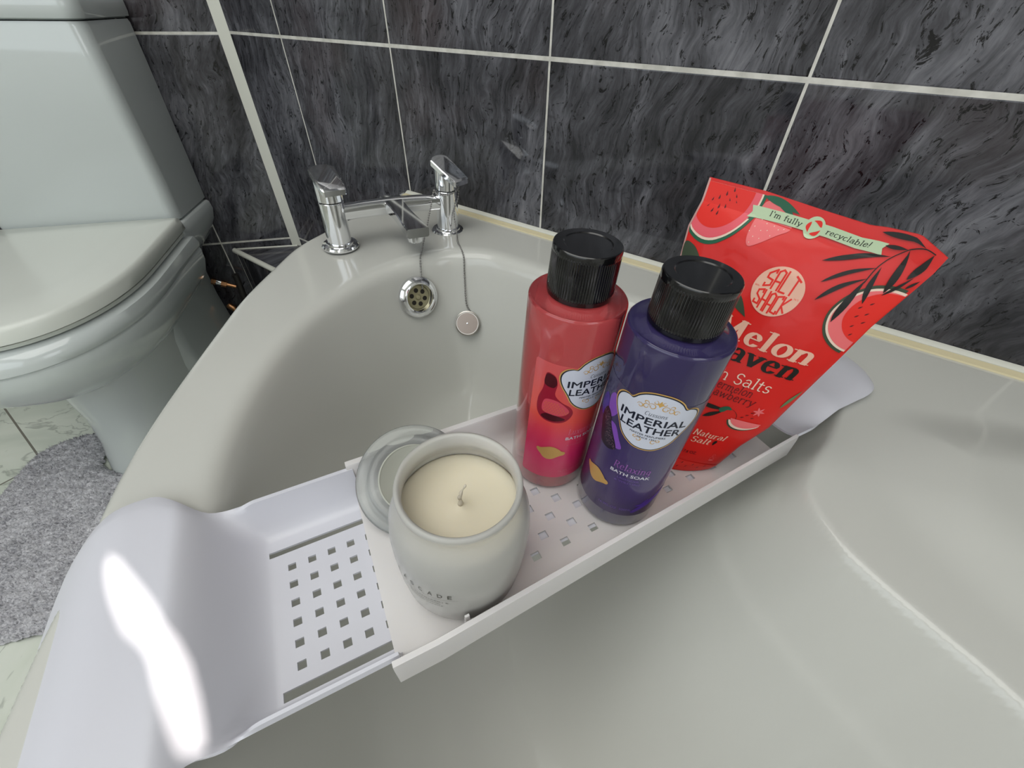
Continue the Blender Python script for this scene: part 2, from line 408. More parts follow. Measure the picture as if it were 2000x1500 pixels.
# lip and panel skirt below the edge
be = [e for e in bm.edges if e.is_boundary]
r = bmesh.ops.extrude_edge_only(bm, edges=be); nv = [g for g in r['geom'] if isinstance(g, bmesh.types.BMVert)]
for v in nv: v.co.z = -.04
me = bpy.data.meshes.new('bathtub'); 
bmesh.ops.recalc_face_normals(bm, faces=bm.faces)
bm.to_mesh(me); bm.free(); me.materials.append(M_acryl)
me.polygons.foreach_set('use_smooth', [True]*len(me.polygons))
bath = empty('bathtub', Matrix.Translation((.1, .1, FLOOR)))
tag(bath, 'white corner bathtub with curved rim, chrome taps at its far end', 'bathtub')
tub = bpy.data.objects.new('tub', me); COL.objects.link(tub); tub.parent = bath; tub.location = (-.1, -.1, -FLOOR)
def to_bath(o): o.parent = bath; o.location = (-.1, -.1, -FLOOR); return o
pan = [((x-.1)*.965+.1, (y-.1)*.93+.1) for x, y in outc if y < .45 and x > -.67]
pan = [p for p in pan if p[0] < .93]
bm = bmesh.new(); A_ = [bm.verts.new((x, y, FLOOR+.001)) for x, y in pan]; B_ = [bm.verts.new((x, y, -.035)) for x, y in pan]
for i in range(len(pan)-1): bm.faces.new((A_[i], A_[i+1], B_[i+1], B_[i]))
to_bath(bobj('bath_panel', bm, M_acryl, deg=40))
# sealing strip between bath and tiles
bm = bmesh.new()
loft([[Vector((x, WY-.0009, .0)), Vector((x, WY-.0009, .0075)), Vector((x, WY-.005, .007)), Vector((x, WY-.009, .0045)), Vector((x, WY-.0095, .0002))] for x in (-.70, 1.245)], bm=bm)
o = bobj('trim_4', bm, M_trim, deg=30); tag(o, kind='structure')
bm = bmesh.new()
loft([[Vector((x, WY-.0098, .0001)), Vector((x, WY-.0098, .004)), Vector((x, WY-.019, .0022)), Vector((x, WY-.0195, .0001))] for x in (-.70, 1.245)], bm=bm)
o = bobj('trim_5', bm, M_beige, deg=30); tag(o, kind='structure')

# helper: first hit of an image-independent ray on the tub heightfield is not needed; parts are placed on the wall by searching d
def tub_point(x, y):
    z = float(bath_z(np.array([x]), np.array([y]))[0]); e = .002
    zx = float(bath_z(np.array([x+e]), np.array([y]))[0]); zy = float(bath_z(np.array([x]), np.array([y+e]))[0])
    return Vector((x, y, z)), Vector((-(zx-z)/e, -(zy-z)/e, 1)).normalized()
def frame(p, nz, xdir=Vector((1, 0, 0))):
    nz = nz.normalized(); x = (xdir-nz*xdir.dot(nz)).normalized(); y = nz.cross(x)
    return Matrix(((x.x, y.x, nz.x, p.x), (x.y, y.y, nz.y, p.y), (x.z, y.z, nz.z, p.z), (0, 0, 0, 1)))
# overflow on the tap-end wall
OFX, OFY = (-.4625, .394)
p_of, n_of = tub_point(OFX, OFY)
mo = frame(p_of+n_of*.002, n_of)
def bathpart(name, prof, m, mt, **k):
    o = lathe(name, prof, m, None, mat=mt, **k); return to_bath(o)
bathpart('overflow_ring', [(0, -.001), (.0185, -.001), (.0192, .004), (.0215, .0095), (.0235, .0105), (.028, .0092), (.0318, .0055), (.0325, -.002), (.03, -.006), (0, -.006)], M_chrome, mo)
bathpart('overflow_grille', [(0, .0018), (.0185, .0018), (.0188, 0), (0, 0)], M_brass, mo)
for k in range(6):
    a = k*PI/3+.3; bathpart('overflow_hole', [(0, .0023), (.0036, .0023), (.0037, .0005), (0, .0005)], M_dark, mo @ Matrix.Translation((.0112*math.cos(a), .0112*math.sin(a), 0)), seg=20)
bathpart('grille_screw', [(0, .0045), (.003, .004), (.0045, .002), (.0045, .001)], M_brass, mo, seg=24)

UP = Vector((.0487, .0177, .9987)).normalized()
def lean(base, rot=0, up=UP):
    base = Vector(base)
    return frame(base, up) @ Matrix.Rotation(rot, 4, 'Z')

# ------------------------------------------------------------------ bath mixer tap
TL_ = Vector((-.596, .3683, 0)); TR_ = Vector((-.5117, .5284, 0)); dT = (TR_-TL_); LT = dT.length
yaw = math.atan2(dT.y, dT.x)
mt_root = lean((TL_+TR_)/2, 0)
xd = dT.normalized(); xd = (xd-UP*xd.dot(UP)).normalized()
mt_root = frame((TL_+TR_)/2, UP, xd)         # local x along the bridge (towards the far pillar), -y into the bath
tap = empty('bath_mixer_tap', mt_root); tag(tap, 'chrome two-handle bath mixer tap standing on the bathtub rim', 'tap')
H0 = .071
for sx, rot in ((-1, -.35), (1, .25)):
    px = sx*LT/2
    lathe('flange', [(0, .0005), (.0275, .0005), (.028, .003), (.0262, .0055), (.021, .0065), (.0205, .009), (.017, .0095), (0, .0095)], M_chrome, tap, mat=Matrix.Translation((px, 0, 0)))
    lathe('pillar', [(0, .006), (.0178, .006), (.0182, .02), (.0182, H0-.001), (.0172, H0), (0, H0)], M_chrome, tap, mat=Matrix.Translation((px, 0, 0)))
    # lever: cylinder base shaved to a sloping flat blade on top
    bm = bmesh.new(); seg = 40; rings = []
    hd = bm
    base_ring = [Vector((.0182*math.cos(2*PI*k/seg), .0182*math.sin(2*PI*k/seg), 0)) for k in range(seg)]
    def topz(x): return .033-(.36 if sx < 0 else .46)*x
    def rz(f):
        out = []
        for v in base_ring:
            x = v.x; y = v.y
            zt = topz(x); out.append(Vector((x, y, zt*f)))
        return out
    loft([[v+Vector((0, 0, .0012)) for v in base_ring], rz(.96), [Vector((v.x*.96, v.y*.96, v.z)) for v in rz(1.0)]], bm=bm)
    # blade: flat lip projecting past the cylinder, following the slope
    L = .046
    out_b = [(-.014, .0185), (.01, .0185), (L-.014, .0165), (L-.012, .0145), (L-.012, -.0145), (L-.014, -.0165), (.01, -.0185), (-.014, -.0185), (-.019, -.012), (-.0205, 0), (-.019, .012)]
    loft([[Vector((x, y, topz(x)+(-.004 if q == 0 else (.003 if q == 1 else .0042)) )) if q < 2 else Vector((x*.93, y*.93, topz(x*.93)+.0042)) for x, y in out_b] for q in (0, 1, 2)], bm=bm)
    bmesh.ops.transform(bm, matrix=Matrix.Translation((px, 0, H0+.0005)) @ Matrix.Rotation(rot-PI/2+(.5 if sx < 0 else .22), 4, 'Z'), verts=bm.verts[:])
    bobj('lever_handle', bm, M_chrome, tap, deg=30)
# bridge bar: rectangular section with softly arched top, slight bow backwards
bm = bmesh.new(); rings = []
for i in range(25):
    x = -LT/2+.012+(LT-.024)*i/24; t = i/24; bow = .004*math.sin(PI*t)
    w0, w1 = -.0105, .0105; zb = .0435; zt = .0635+.0015*math.sin(PI*t)
    sect = [(w0, zb+.002), (w0+.0015, zb), (w1-.0015, zb), (w1, zb+.002), (w1, zt-.004), (w1-.003, zt-.001), (0, zt+.0015), (w0+.003, zt-.001), (w0, zt-.004)]
    rings.append([Vector((x, y+bow, z)) for y, z in sect])
loft(rings, bm=bm); bobj('bridge', bm, M_chrome, tap, deg=40)
# spout: flat tapering bar reaching out over the bath
bm = bmesh.new(); rings = []
for i in range(15):
    t = i/14; y = .012-.104*t; hw = .0165-.003*math.sin(PI*min(t*1.2, 1)); zc = .0435-.0*t
    zt = .066-.0135*t; zb = .047-.0085*t; xo_ = .012*t
    sect = [(-hw, zb+.002), (-hw+.002, zb), (hw-.002, zb), (hw, zb+.002), (hw, zt-.0015), (hw-.0015, zt), (-hw+.0015, zt), (-hw, zt-.0015)]
    rings.append([Vector((x+xo_, y, z)) for x, z in sect])
loft(rings, bm=bm); bobj('spout', bm, M_chrome, tap, deg=30)
lathe('aerator', [(0, .029), (.0105, .029), (.0112, .0305), (.0112, .041), (0, .041)], M_chrome, tap, mat=Matrix.Translation((.010, -.079, 0)))

# ------------------------------------------------------------------ plug on its ball chain
M_chain = mat('dark_steel_chain', (.30, .29, .28, 1), .3, metal=1)
def chain(pts, name, parent, rb=.0016):
    """tiny metal beads on a thin wire: one part"""
    pts = [np.array(p, float) for p in pts]; P = catmull(pts, 30)
    L_ = np.concatenate([[0], np.cumsum(np.linalg.norm(np.diff(P, axis=0), axis=1))]); nb = int(L_[-1]/.0041)
    bm = bmesh.new()
    tpl = bmesh.new(); bmesh.ops.create_icosphere(tpl, subdivisions=1, radius=rb)
    tv = [v.co.copy() for v in tpl.verts]; tf = [[v.index for v in f.verts] for f in tpl.faces]; tpl.free()
    for k in range(nb+1):
        s = L_[-1]*k/nb; c = Vector([np.interp(s, L_, P[:, i]) for i in range(3)])
        vv = [bm.verts.new(c+v) for v in tv]
        for f in tf: bm.faces.new([vv[i] for i in f])
    bm_tube(P[::4], .0006, 6, bm=bm)
    return bobj(name, bm, M_chain, parent, deg=80)
pp_, pn_ = tub_point(-.4103, .4515)
M_plugface = mat('dull_steel_plug', srgb(150, 138, 130), .35, metal=.8)
plug = empty('bath_plug', Matrix.Translation(pp_)); tag(plug, 'round metal bath plug hanging on a chain against the inner bath wall', 'bath plug')
pf = frame(Vector((0, 0, 0)), (pn_+Vector((0, 0, .35))).normalized())
def plugpart(name, bm_or, m, deg=40):
    o = bobj(name, bm_or, m, plug, deg); return o
lathe('plug_body', [(0, -.001), (.0165, -.001), (.0185, .001), (.0195, .006), (.021, .0075), (.021, .0095), (.0195, .0102), (.0188, .009), (0, .0085)], M_steel, plug, mat=pf)
lathe('plug_face', [(0, .0094), (.0178, .0092), (.018, .0085)], M_plugface, plug, mat=pf)
lathe('centre_stud', [(0, .0112), (.0014, .0108), (.0016, .009)], M_chrome, plug, mat=pf, seg=16)
ppv = np.array(pp_)
def rimhit(x, y, h=.0015):
    p, nn = tub_point(x, y); return np.array(p+nn*h)
pilc = np.array(TR_+UP*.045); U_ = np.array(UP)
topl = np.array(TR_+UP*.066)
loop = [topl+np.array([.0208*math.cos(a), .0208*math.sin(a), .002+.004*math.sin(a*1.3)]) for a in np.linspace(-PI*.70, PI*.25, 9)]
c0 = [rimhit(-.4625+.004, .4085, .004), np.array([-.478, .4375, .012])]
of_end = np.array(p_of+n_of*.006)+np.array([0.0, .010, .012])
strand = [of_end, rimhit(-.4735, .4195, .004), rimhit(-.484, .437, .0045), loop[0]*.6+rimhit(-.484, .437, .004)*.4-np.array([0, 0, .001])] + loop
back = [np.array(TR_+UP*.055)+np.array([.0205, .005, 0]), np.array(TR_)+np.array([.021, -.004, .035]), np.array(TR_)+np.array([.031, -.012, .006]), rimhit(-.462, .497, .002), rimhit(-.4326, .4763, .002), rimhit(-.4255, .468, .002), rimhit(-.4165, .4583, .003), ppv+np.array(pf @ Vector((-.0, .021, .004)))]
o = chain([q-ppv for q in strand+back], 'ball_chain', plug)

# ------------------------------------------------------------------ bath tray (frame: a along the tray, b across towards the camera side)
TH = math.radians(61.5)
TM = Matrix(((math.cos(TH), math.sin(TH), 0, 0), (math.sin(TH), -math.cos(TH), 0, 0), (0, 0, 1, 0), (0, 0, 0, 1)))
def tw(a, b, z): return Vector((a*math.cos(TH)+b*math.sin(TH), a*math.sin(TH)-b*math.cos(TH), z))
TO = tw(.1, -.178, -.031)
tray = empty('bath_tray', Matrix.Translation(TO)); tag(tray, 'white plastic bath caddy tray laid across the bathtub, drainage holes in its floor', 'bath tray')
ZF = -.033
def sheet(name, P, keep, m, th=.0022, deg=40):
    """P[i][j] grid of points, keep(i,j) -> face kept; thickened downwards"""
    ni, nj = len(P), len(P[0])
    bm = bmesh.new(); vv = [[bm.verts.new(P[i][j]) for j in range(nj)] for i in range(ni)]
    for i in range(ni-1):
        for j in range(nj-1):
            if keep(i, j): bm.faces.new((vv[i][j], vv[i+1][j], vv[i+1][j+1], vv[i][j+1]))
    bmesh.ops.delete(bm, geom=[v for v in bm.verts if not v.link_faces], context='VERTS')
    bmesh.ops.recalc_face_normals(bm, faces=bm.faces)
    if sum(f.normal.z*f.calc_area() for f in bm.faces) < 0: bmesh.ops.reverse_faces(bm, faces=bm.faces)
    me = bpy.data.meshes.new(name); bm.to_mesh(me); bm.free(); me.materials.append(m)
    o = bpy.data.objects.new(name, me); COL.objects.link(o); o.parent = tray; o.location = -TO
    md = o.modifiers.new('s', 'SOLIDIFY'); md.thickness = th; md.offset = -1; es = o.modifiers.new('e', 'EDGE_SPLIT'); es.split_angle = math.radians(deg)
    sharp(me, deg); return o
def lines(base, cuts):
    return sorted(set(round(v, 5) for v in base) | set(round(v, 5) for v in cuts))
# --- near end section: perforated floor, curling up and over the outer rim
hw = .0029
ha = [-.0865+.0148*k for k in range(8)]; hb = [-.206+.0146*k for k in range(6)]
slots = [(-.102, .03, -.2245, -.2195), (-.099, .03, -.1215, -.1155)]
B0_, B1_ = -.237, -.111
As = lines([-.1865-.0505*math.sin(PI/2*k/16)**1.0 for k in range(17)]+list(np.arange(-.1825, -.104, .0036))+list(np.arange(-.104, .031, .012)), [v for h in ha for v in (h-hw, h+hw)]+[s_[0] for s_ in slots])
As = [a for a in As if a <= -.0235]
Bfl = lines(list(np.linspace(B0_+.004, B1_-.004, 9)), [v for h in hb for v in (h-.0027, h+.0027)]+[v for s_ in slots for v in (s_[2], s_[3])])
S3 = lambda t: t*t*(3-2*t)
def flz(a): return S3(float(np.clip((-.100-a)/.050, 0, 1)))
def crest(a):
    z = ZF+(.0135-ZF)*flz(a)
    if a < -.176: z -= .034*((-.176-a)/.061)**2
    return z
P = []
for a in As:
    t = flz(a); zf = crest(a); tw_ = S3(float(np.clip((-.130-a)/.040, 0, 1)))
    H = .0795+.0245*tw_; q = (-.1865-a)/.0505
    if q > 0: H *= max(.04, (1-min(q, .9999)**2.4))**(1/2.4)
    cb = -.178-.001*tw_
    ztop = (-.0005+.006*S3(float(np.clip((-.10-a)/.03, 0, 1))))*(1-t)+(zf-.0030)*t
    pts = []
    for side in (-1, 1):
        e = (Bfl[0] if side < 0 else Bfl[-1]); k_ = min(1, H/.0795); e = cb+(e-cb)*k_; tgt = cb+side*H; pp = []
        for f, g, g2 in ((.12, .0, 0), (.3, .10, 0), (.45, .3, .0), (.6, .55, .05), (.75, .85, .18), (.80, 1.0, .3), (.93, 1.0, .75), (1.0, .88, 1.15)):
            pp.append((e+(tgt-e)*f, zf+(ztop-zf)*(g*(1-t)+g2*t)))
        pts.append(pp)
    k_ = min(1, H/.0795)
    row2 = list(reversed(pts[0]))+[(cb+(b-cb)*k_, zf) for b in Bfl]+pts[1]
    P.append([tw(a, b, z) for b, z in row2])
nw = 8
def keep(i, j):
    am = (As[i]+As[i+1])/2; jj = j-nw
    if jj < 0 or jj >= len(Bfl)-1: return True
    bmid = (Bfl[jj]+Bfl[jj+1])/2
    if any(s_[0] < am < s_[1] and s_[2] < bmid < s_[3] for s_ in slots): return False
    return not (any(abs(am-h) < hw for h in ha) and any(abs(bmid-h) < .0027 for h in hb))
sheet('near_end_section', P, keep, M_tray, th=.002, deg=50)
# --- middle section, slightly larger, sits over the end sections
A0, A1 = -.029, .352
sq = []
for i in range(24):
    for j in range(7):
        if (i+j) % 2 == 0: sq.append((.006+.0138*i, -.211+.0139*j))
hs = .0036
As2 = lines([A0, A0+.002]+list(np.arange(0, .34, .02))+[A1], [v for s in sq for v in (s[0]-hs, s[0]+hs)])
Bf2 = lines(list(np.linspace(-.236, -.110, 7)), [v for s in sq for v in (s[1]-hs, s[1]+hs)])
zF2 = ZF+.0028
w2 = [(.006, 0), (.011, .10), (.014, .35), (.0175, .95), (.0185, 1.0), (.0235, 1.0), (.0245, .85), (.0250, .2)]
P = []
for a in As2:
    row = []
    for side in (-1, 1):
        e = Bf2[0] if side < 0 else Bf2[-1]; f_ = .78 if side > 0 else 1
        pts = [(e+side*d_*(.72 if side > 0 else 1)+ (0), zF2+(.0035-zF2)*g) for d_, g in w2]
        row.append(pts)
    rr_ = list(reversed(row[0]))+[(b, zF2) for b in Bf2]+row[1]
    tp = lambda b: b-max(0, (b+.16)/.068)*.019*min(1, max(0, a/.35))
    rr_ = [(tp(b), z) for b, z in rr_]
    P.append([tw(a, b, z) for b, z in rr_])
sqset = set()
def keep2(i, j):
    am = (As2[i]+As2[i+1])/2; jj = j-nw
    if jj < 0 or jj >= len(Bf2)-1: return True
    bmid = (Bf2[jj]+Bf2[jj+1])/2
    return not any(abs(am-s[0]) < hs and abs(bmid-s[1]) < hs for s in sq)
sheet('middle_section', P, keep2, M_traymid, th=.0016, deg=45)
# white backing seen through the middle section's square windows
bm = bm_box(.0, .345, -.226, -.132, zF2-.0034, zF2-.0024, .0003, mat=TM); o = bobj('window_backing', bm, M_tray, tray, deg=30); o.location = -TO
# small locating rib on the front wall beside the candle
bm = bmesh.new(); loft([[tw(a, -.1085, zF2+.0005), tw(a, -.1005, zF2+.0005), tw(a, -.1005, .003), tw(a, -.102, .003)] for a in (.0195, .0225)], bm=bm)
o = bobj('locating_rib', bm, M_traymid, tray, deg=30); o.location = -TO
# --- far end section resting on the wall side rim
P = []; cb2 = -.178
Aa = list(np.arange(.352, .452, .005))+[.452+.0525*math.sin(PI/2*k/14) for k in range(15)]
for a in Aa:
    t = float(np.clip((a-.368)/.045, 0, 1)); zf = -.0035+(.0125+.0035)*(t*t*(3-2*t))
    if a > .46: zf -= .007*((a-.46)/.045)**2
    H = .0645-.003*t; q = (a-.452)/.0525
    if q > 0: H *= max(.03, 1-min(q, .9999)**2.3)**(1/2.3)
    row = []
    for k in np.linspace(-1, 1, 31):
        b = cb2+k*H
        zz = zf+(.0035-zf)*abs(k)**9*(1-t)-.0045*abs(k)**8*t
        row.append(tw(a, b, zz))
    P.append(row)
sheet('far_end_section', P, lambda i, j: True, M_tray, th=.0022, deg=60)
ZT = zF2+.0003

# ------------------------------------------------------------------ decals: flat printed shapes mapped on a surface
def tess(loops):
    L3 = [[Vector((p[0], p[1], 0)) for p in lp] for lp in loops]
    tri = tessellate_polygon(L3); flat = [p for lp in L3 for p in lp]
    return [(p.x, p.y) for p in flat], [tuple(t) for t in tri]
def decal(name, shapes, fn, off, m, parent, su=None, sv=None):
    """shapes: list of (verts2d, faces). fn(u,v,off)->Vector"""
    bm = bmesh.new()
    for Vv, Ff in shapes:
        vs = [bm.verts.new((p[0], p[1], 0)) for p in Vv]
        for f in Ff:
            try:
                fc = bm.faces.new([vs[i] for i in f])
            except ValueError: pass
    bmesh.ops.delete(bm, geom=[v for v in bm.verts if not v.link_faces], context='VERTS')
    for ax, st in ((0, su), (1, sv)):
        if st is None or not bm.verts: continue
        lo = min(v.co[ax] for v in bm.verts); hi = max(v.co[ax] for v in bm.verts)
        k = math.floor(lo/st)+1
        while k*st < hi:
            co = [0, 0, 0]; co[ax] = k*st; no = [0, 0, 0]; no[ax] = 1
            bmesh.ops.bisect_plane(bm, geom=bm.verts[:]+bm.edges[:]+bm.faces[:], plane_co=co, plane_no=no, dist=1e-7); k += 1
    bmesh.ops.triangulate(bm, faces=bm.faces[:])
    for v in bm.verts: v.co = fn(v.co.x, v.co.y, off)
    me = bpy.data.meshes.new(name); bm.to_mesh(me); bm.free(); me.materials.append(m)
    o = bpy.data.objects.new(name, me); COL.objects.link(o); o.parent = parent; return o
def poly(*loops): return tess(loops)
def ell(cx_, cy_, rx, ry, n=40, rot=0):
    c, s = math.cos(rot), math.sin(rot)
    return [(cx_+rx*math.cos(t)*c-ry*math.sin(t)*s, cy_+rx*math.cos(t)*s+ry*math.sin(t)*c) for t in [2*PI*k/n for k in range(n)]]
def smooth(P_, n=6): return [tuple(p) for p in catmull(P_, n, closed=True)]
def leafshape(p0, p1, wd, bend=0, n=10, asp=1.0):
    """pointed leaf between two points in (s,t); asp = physical t-unit / s-unit"""
    x0, y0, x1, y1 = p0[0], p0[1]*asp, p1[0], p1[1]*asp
    dx, dy = x1-x0, y1-y0; L = math.hypot(dx, dy); nx, ny = -dy/L, dx/L; a_, b_ = [], []
    for k in range(n+1):
        t = k/n; hh_ = wd*math.sin(PI*t**.8); bb = bend*math.sin(PI*t)
        a_.append((x0+dx*t+nx*(bb+hh_), (y0+dy*t+ny*(bb+hh_))/asp)); b_.append((x0+dx*t+nx*(bb-hh_), (y0+dy*t+ny*(bb-hh_))/asp))
    return a_+b_[::-1][1:-1]
_tc = {}
def sans(text, x0, x1, y0, h, bold=0.0, shear=0.0, arch=None):
    """built-in font as flat mesh, fitted to x0..x1, baseline y0, cap height h"""
    cu = bpy.data.curves.new('t', 'FONT'); cu.body = text; cu.size = 1; cu.resolution_u = 3; cu.shear = shear
    to = bpy.data.objects.new('t', cu); COL.objects.link(to); dg = bpy.context.evaluated_depsgraph_get(); dg.update()
    me = to.evaluated_get(dg).to_mesh()
    V_ = [(v.co.x, v.co.y) for v in me.vertices]; F_ = [tuple(p.vertices) for p in me.polygons]
    to.evaluated_get(dg).to_mesh_clear(); bpy.data.objects.remove(to); bpy.data.curves.remove(cu)
    mnx = min(v[0] for v in V_); mxx = max(v[0] for v in V_)
    out = []
    if bold:
        n0_ = len(V_); b_ = bold*.8; V0 = V_; F0 = F_; V_ = []; F_ = []
        for q, (ox, oy) in enumerate(((-b_, 0), (b_, 0), (0, b_), (0, -b_))):
            V_ += [(x+ox, y+oy) for x, y in V0]; F_ += [tuple(i+q*n0_ for i in f) for f in F0]
    for x, y in V_:
        X = x0+(x-mnx)/(mxx-mnx)*(x1-x0); Y = y0+y/.69*h
        if arch: Y = arch((X-x0)/(x1-x0), y/.69)
        out.append((X, Y))
    return out, F_
# --- small hand-drawn serif alphabet: strokes drawn with a broad nib, slab serifs
def _arc(cx_, cy_, rx, ry, a0, a1, n=14):
    return [(cx_+rx*math.cos(math.radians(a0+(a1-a0)*k/n)), cy_+ry*math.sin(math.radians(a0+(a1-a0)*k/n))) for k in range(n+1)]
X_ = .48
G = {
 'a': (.50, [_arc(.24, .33, .15, .15, 150, 0, 8)+[(.39, .06), (.46, .02)], _arc(.22, .14, .16, .13, 60, 320, 14)], []),
 'b': (.52, [[(.1, .72), (.1, .02)], _arc(.26, .24, .17, .24, 150, -150)], [(.05, .72)]),
 'c': (.44, [_arc(.24, .24, .18, .24, 50, 315)], []),
 'e': (.46, [[(.08, .27), (.38, .27)]+_arc(.23, .26, .16, .22, 0, 150, 8)[1:]+_arc(.24, .24, .18, .24, 150, 320)], []),
 'f': (.32, [_arc(.25, .6, .11, .12, 60, 180, 6)+[(.14, .0)], [(.02, .46), (.28, .46)]], [(.14, 0)]),
 'g': (.48, [_arc(.22, .27, .15, .2, 0, 360), [(.37, .45), (.37, -.05)]+_arc(.22, -.06, .15, .14, 0, -150, 8)], []),
 'h': (.56, [[(.1, .72), (.1, 0)], _arc(.27, .3, .15, .17, 160, 0, 8)+[(.42, 0)]], [(.05, .72), (.1, 0), (.42, 0)]),
 'i': (.26, [[(.13, .46), (.13, 0)], [(.13, .64), (.13, .66)]], [(.1, .46), (.13, 0)]),
 'l': (.26, [[(.13, .72), (.13, 0)]], [(.09, .72), (.13, 0)]),
 'm': (.80, [[(.1, .46), (.1, 0)], _arc(.24, .3, .13, .17, 160, 0, 8)+[(.37, 0)], _arc(.51, .3, .13, .17, 160, 0, 8)+[(.66, 0)]], [(.06, .46), (.1, 0), (.37, 0), (.66, 0)]),
 'n': (.56, [[(.1, .46), (.1, 0)], _arc(.27, .3, .15, .17, 160, 0, 8)+[(.42, 0)]], [(.06, .46), (.1, 0), (.42, 0)]),
 'o': (.50, [_arc(.25, .24, .19, .24, 0, 360, 24)], []),
 'r': (.40, [[(.1, .46), (.1, 0)], _arc(.27, .3, .15, .17, 160, 55, 6)], [(.06, .46), (.12, 0)]),
 's': (.40, [_arc(.2, .35, .13, .12, 30, 250, 10)+_arc(.19, .12, .14, .12, 80, -150, 10)], []),
 't': (.34, [[(.13, .62), (.13, .1)]+_arc(.22, .1, .09, .1, 180, 300, 6), [(.02, .46), (.28, .46)]], []),
 'u': (.56, [[(.1, .46), (.1, .16)]+_arc(.24, .17, .14, .17, 190, 340, 8), [(.42, .46), (.42, 0)]], [(.07, .46), (.39, .46), (.45, 0)]),
 'v': (.50, [[(.06, .46), (.25, .02)], [(.25, .02), (.44, .46)]], [(.07, .46), (.43, .46)]),
 'w': (.72, [[(.06, .46), (.2, .02)], [(.2, .02), (.35, .44)], [(.35, .44), (.5, .02)], [(.5, .02), (.65, .46)]], [(.07, .46), (.64, .46)]),
 'x': (.50, [[(.07, .46), (.42, .02)], [(.42, .46), (.07, .02)]], [(.07, .46), (.42, .46), (.07, 0), (.42, 0)]),
 'y': (.50, [[(.06, .46), (.26, .02)], [(.44, .46), (.2, -.16), (.1, -.19)]], [(.07, .46), (.43, .46)]),
 'z': (.44, [[(.06, .46), (.38, .46), (.06, .02), (.38, .02)]], []),
 'B': (.58, [[(.12, .7), (.12, 0)], [(.12, .7)]+_arc(.3, .54, .16, .16, 90, -90, 8)+[(.12, .38)], [(.12, .38)]+_arc(.32, .19, .18, .19, 90, -90, 8)+[(.12, 0)]], []),
 'C': (.58, [_arc(.32, .35, .25, .35, 50, 310)], []),
 'H': (.74, [[(.12, .7), (.12, 0)], [(.6, .7), (.6, 0)], [(.12, .36), (.6, .36)]], [(.12, .7), (.12, 0), (.6, .7), (.6, 0)]),
 'I': (.34, [[(.17, .7), (.17, 0)]], [(.17, .7), (.17, 0)]),
 'L': (.54, [[(.14, .7), (.14, 0), (.46, 0), (.48, .14)]], [(.14, .7)]),
 'M': (.88, [[(.12, .0), (.14, .7)], [(.14, .7), (.42, .06)], [(.42, .06), (.7, .7)], [(.7, .7), (.74, 0)]], [(.12, .7), (.12, 0), (.72, .7), (.74, 0)]),
 'N': (.72, [[(.12, 0), (.12, .7)], [(.12, .7), (.58, .02)], [(.58, .02), (.58, .7)]], [(.12, .7), (.12, 0), (.58, .7)]),
 'R': (.64, [[(.12, .7), (.12, 0)], [(.12, .7)]+_arc(.3, .53, .17, .17, 90, -90, 8)+[(.12, .36)], [(.3, .36), (.54, .0)]], [(.12, .7), (.12, 0), (.54, 0)]),
 'S': (.52, [_arc(.26, .52, .18, .17, 25, 255, 12)+_arc(.25, .18, .19, .18, 80, -155, 12)], []),
 'W': (1.0, [[(.06, .7), (.28, .02)], [(.28, .02), (.49, .68)], [(.49, .68), (.7, .02)], [(.7, .02), (.92, .7)]], [(.07, .7), (.91, .7)]),
 '&': (.62, [[(.56, .0), (.16, .52)]+_arc(.27, .57, .12, .12, 200, -20, 8)+[(.1, .25)]+_arc(.25, .16, .17, .16, 160, 350, 10)+[(.54, .34)]], []),
 "'": (.18, [[(.09, .72), (.09, .58)]], []), '!': (.26, [[(.13, .72), (.11, .2)], [(.1, .02), (.1, .05)]], []), ' ': (.28, [], []), '.': (.2, [[(.1, .02), (.1, .05)]], []),
}
def serif(text, x0, x1, y0, h, nx=.05, ny=.02, italic=0.0, slab=.07, asp=1.0, arch=None):
    """text in x0..x1, baseline y0, h = cap height (.7 em). nib half-widths nx (across) and ny in em"""
    shapes = []; pen = 0
    def stroke(pts):
        V_, F_ = [], []
        for k, p in enumerate(pts):
            a_ = pts[max(k-1, 0)]; b_ = pts[min(k+1, len(pts)-1)]; dx, dy = b_[0]-a_[0], b_[1]-a_[1]; l = math.hypot(dx, dy) or 1
            mx, my = -dy/l, dx/l; q = math.sqrt((nx*mx)**2+(ny*my)**2) or 1e-6; ox, oy = nx*nx*mx/q, ny*ny*my/q
            ex = ey = 0
            if k in (0, len(pts)-1):
                s_ = -1 if k == 0 else 1; e_ = min(nx, ny)*s_; ex, ey = dx/l*e_, dy/l*e_
            V_ += [(p[0]+ox+ex, p[1]+oy+ey), (p[0]-ox+ex, p[1]-oy+ey)]
        for k in range(len(pts)-1): F_.append((2*k, 2*k+1, 2*k+3, 2*k+2))
        return V_, F_
    for ch in text:
        adv, sts, ser = G[ch]
        for s_ in sts:
            V_, F_ = stroke(s_); shapes.append(([(v[0]+pen, v[1]) for v in V_], F_))
        for (sx, sy) in ser:
            w_ = slab+nx; yb = sy-(ny*1.2 if sy > .1 else 0); hh_ = max(ny*1.3, .018)
            shapes.append(([(pen+sx-w_, yb-0), (pen+sx+w_, yb-0), (pen+sx+w_, yb+hh_), (pen+sx-w_, yb+hh_)], [(0, 1, 2, 3)]))
        pen += adv+nx*.9
    out = []
    for V_, F_ in shapes:
        vv = []
        for x, y in V_:
            X = x0+(x+italic*y)/pen*(x1-x0); Y = y0+y/.7*h
            if arch: Y += arch((X-x0)/(x1-x0))
            vv.append((X, Y))
        out.append((vv, F_))
    return out

